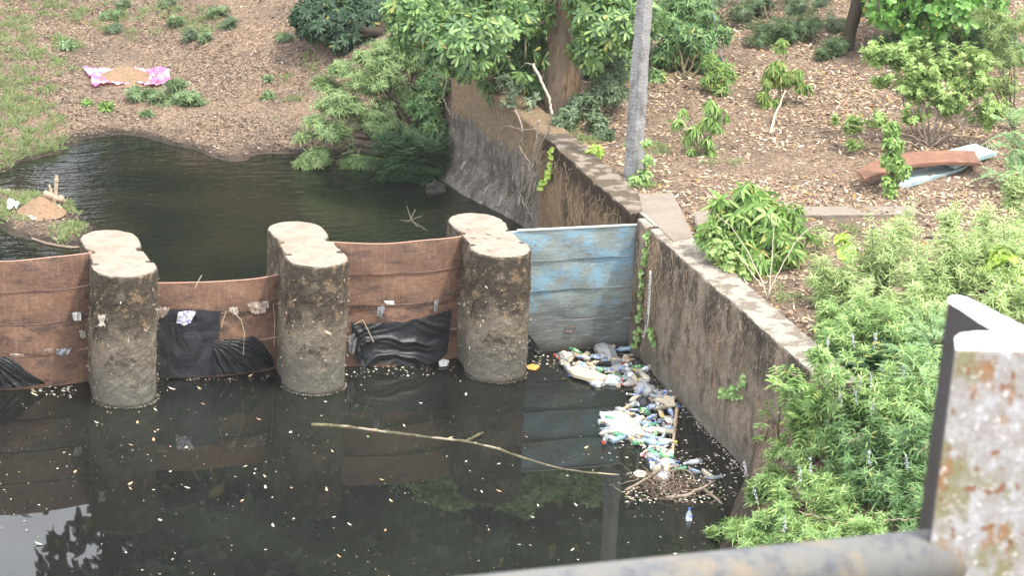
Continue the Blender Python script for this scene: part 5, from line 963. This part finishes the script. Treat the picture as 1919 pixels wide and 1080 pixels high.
board([(985,686),(998,682),(1012,687),(1004,694),(990,692)],.015,.008,M('orange_leafpile',(.6,.3,.08),rough=.8),'orange leafy scrap floating at the right foot of the third pier')
# shredded scraps between the bottles
rg=np.random.default_rng(66)
def scraps(n,poly,mat,name,label,s0,s1):
    C=[]
    while len(C)<n:
        x=rg.uniform(min(p[0] for p in poly),max(p[0] for p in poly)); y=rg.uniform(min(p[1] for p in poly),max(p[1] for p in poly))
        if inpoly(x,y,poly):
            p=onZ(x,y,.015)
            if p[0]<XW-.05: C.append(p+[0,0,rg.uniform(0,.035)])
    C=np.array(C); d=nrm(rg.normal(0,1,(n,3))*[1,1,.35]); sd=nrm(np.cross(d,rg.normal(0,.3,(n,3))+[0,0,1])); l=rg.uniform(s0,s1,n); V,F=leafgeo(C,d,sd,l,l*rg.uniform(.3,.8,n),'oval',.2); o=obj(name,V,F,mat); tag(o,label,'scraps',kind='stuff')
m_scr=M('shredded_scraps',(.3,.25,.19),[dict(t='rand',lo=.25,hi=.27,col=(.5,.5,.5)),dict(t='rand',lo=.45,hi=.46,col=(.1,.08,.06)),dict(t='rand',lo=.7,hi=.71,col=(.4,.33,.24)),dict(t='rand',lo=.9,hi=.91,col=(.12,.22,.4)),dict(t='rand',lo=.95,hi=.96,col=(.5,.12,.06))],rough=.6)
for i,(rn,poly,n_) in enumerate(REG): scraps([200,70,240,90][i],poly,m_scr,'litter_scraps','small muddy scraps and leaves packed between the bottles in '+rn,.03,.09)
# unique labels for the floating leaves
FL=[o for o in bpy.data.objects if o.get('px')]; Z4=defaultdict(list)
for o in FL:
    x,y,c=o['px'].split(','); x=float(x);y=float(y)
    zone='below the leftmost pier' if x<420 and y<850 else 'in the lower left water' if x<420 else 'under the middle pier' if x<780 and y<790 else 'near the floating branch' if y<870 else 'in the lower middle water' if x<780 else 'in the water right of the middle'
    Z4[(zone,c)].append((x,o))
for (zn,c),L_ in Z4.items():
    L_.sort(key=lambda t:t[0])
    for i,(x,o) in enumerate(L_):
        o['label']=('%s leaf floating %s'%(c,zn)) if len(L_)==1 else '%s from left of the %s leaves floating %s'%(ords[i],c,zn); del o['px']
plant('broad_dark_shrub','dark broad-leaved shrub in the shade behind the tallest flower spikes','shrub',gnd(1640,760),[(1640,705,30,0,26),(1600,715,22,0,20),(1560,690,20,0,18),(1690,720,20,0,18)],170,'pin',leafmat('dark_broad_leaves',[(.035,.09,.035),(.05,.12,.045),(.07,.16,.06)]),311,n=6,Lr=.34,L=.17,w=.06,gap=0,sr=.012,snap=True,shape='oval')
mb=MB()
for pl in ([(1655,980),(1700,965),(1730,975)],[(1720,850),(1745,835),(1770,800)],[(1590,830),(1615,815),(1650,812)],[(1480,700),(1520,740),(1560,745)],[(1500,960),(1540,985),(1590,980)]):
    D_=depth(gnd(pl[1][0],min(pl[1][1]+60,1120)))-.5; P=np.array([dep(x,y,D_) for x,y in pl]); b_=MB(); b_.tube(wob(P[0],P[-1],9,.12),np.linspace(.008,.003,9),5); o=b_.obj('dead_twig',m_twig,loc=P[0]); tag(o,'bare brown twig among the shrubs, '+{1655:'lowest, above the pipe rail',1720:'beside the dark side of the post',1590:'left of the middle of the dark shrub',1480:'over the wall face',1500:'above the lowest sprays'}[pl[0][0]],'twig')
# plants in the pond
small('pond_sprig','small green sprig sticking out of the pond between two piers',690,408,[(690,394,9,0,5),(680,397,5,0,4)],10,'pal',m_lime,181,n=4,L=.08,w=.03,dr=.1,gap=0,shape='oval')
mb=MB()
for pl in ([(762,385),(770,410),(782,425)],[(778,392),(770,410)],[(760,415),(790,405)],[(750,412),(775,416),(800,432)]):
    mb.tube([onZ(pl[0][0],pl[0][1]+8,ZP)+[0,0,.06]]+[onZ(a,b,ZP) for a,b in pl[1:]],.004,5)
o=mb.obj('twig',M('pale_twig',(.2,.17,.14),rough=.9)); tag(o,'pale bare twigs sticking out of the pond near the wall foot','twig')

# ---------------- thin air volume added for a veil of lens glare ----------------
hz=MB().box((-60,-70,-1.7),(90,110,26)).obj('glare_veil',None)
mh=bpy.data.materials.new('glare_veil_air'); mh.use_nodes=True; n_=mh.node_tree; n_.nodes.clear(); pv_=n_.nodes.new('ShaderNodeVolumePrincipled'); pv_.inputs['Density'].default_value=.0003; pv_.inputs['Color'].default_value=(.95,.96,.95,1); ou=n_.nodes.new('ShaderNodeOutputMaterial'); n_.links.new(pv_.outputs[0],ou.inputs['Volume']); hz.data.materials.append(mh); tag(hz,kind='stuff')
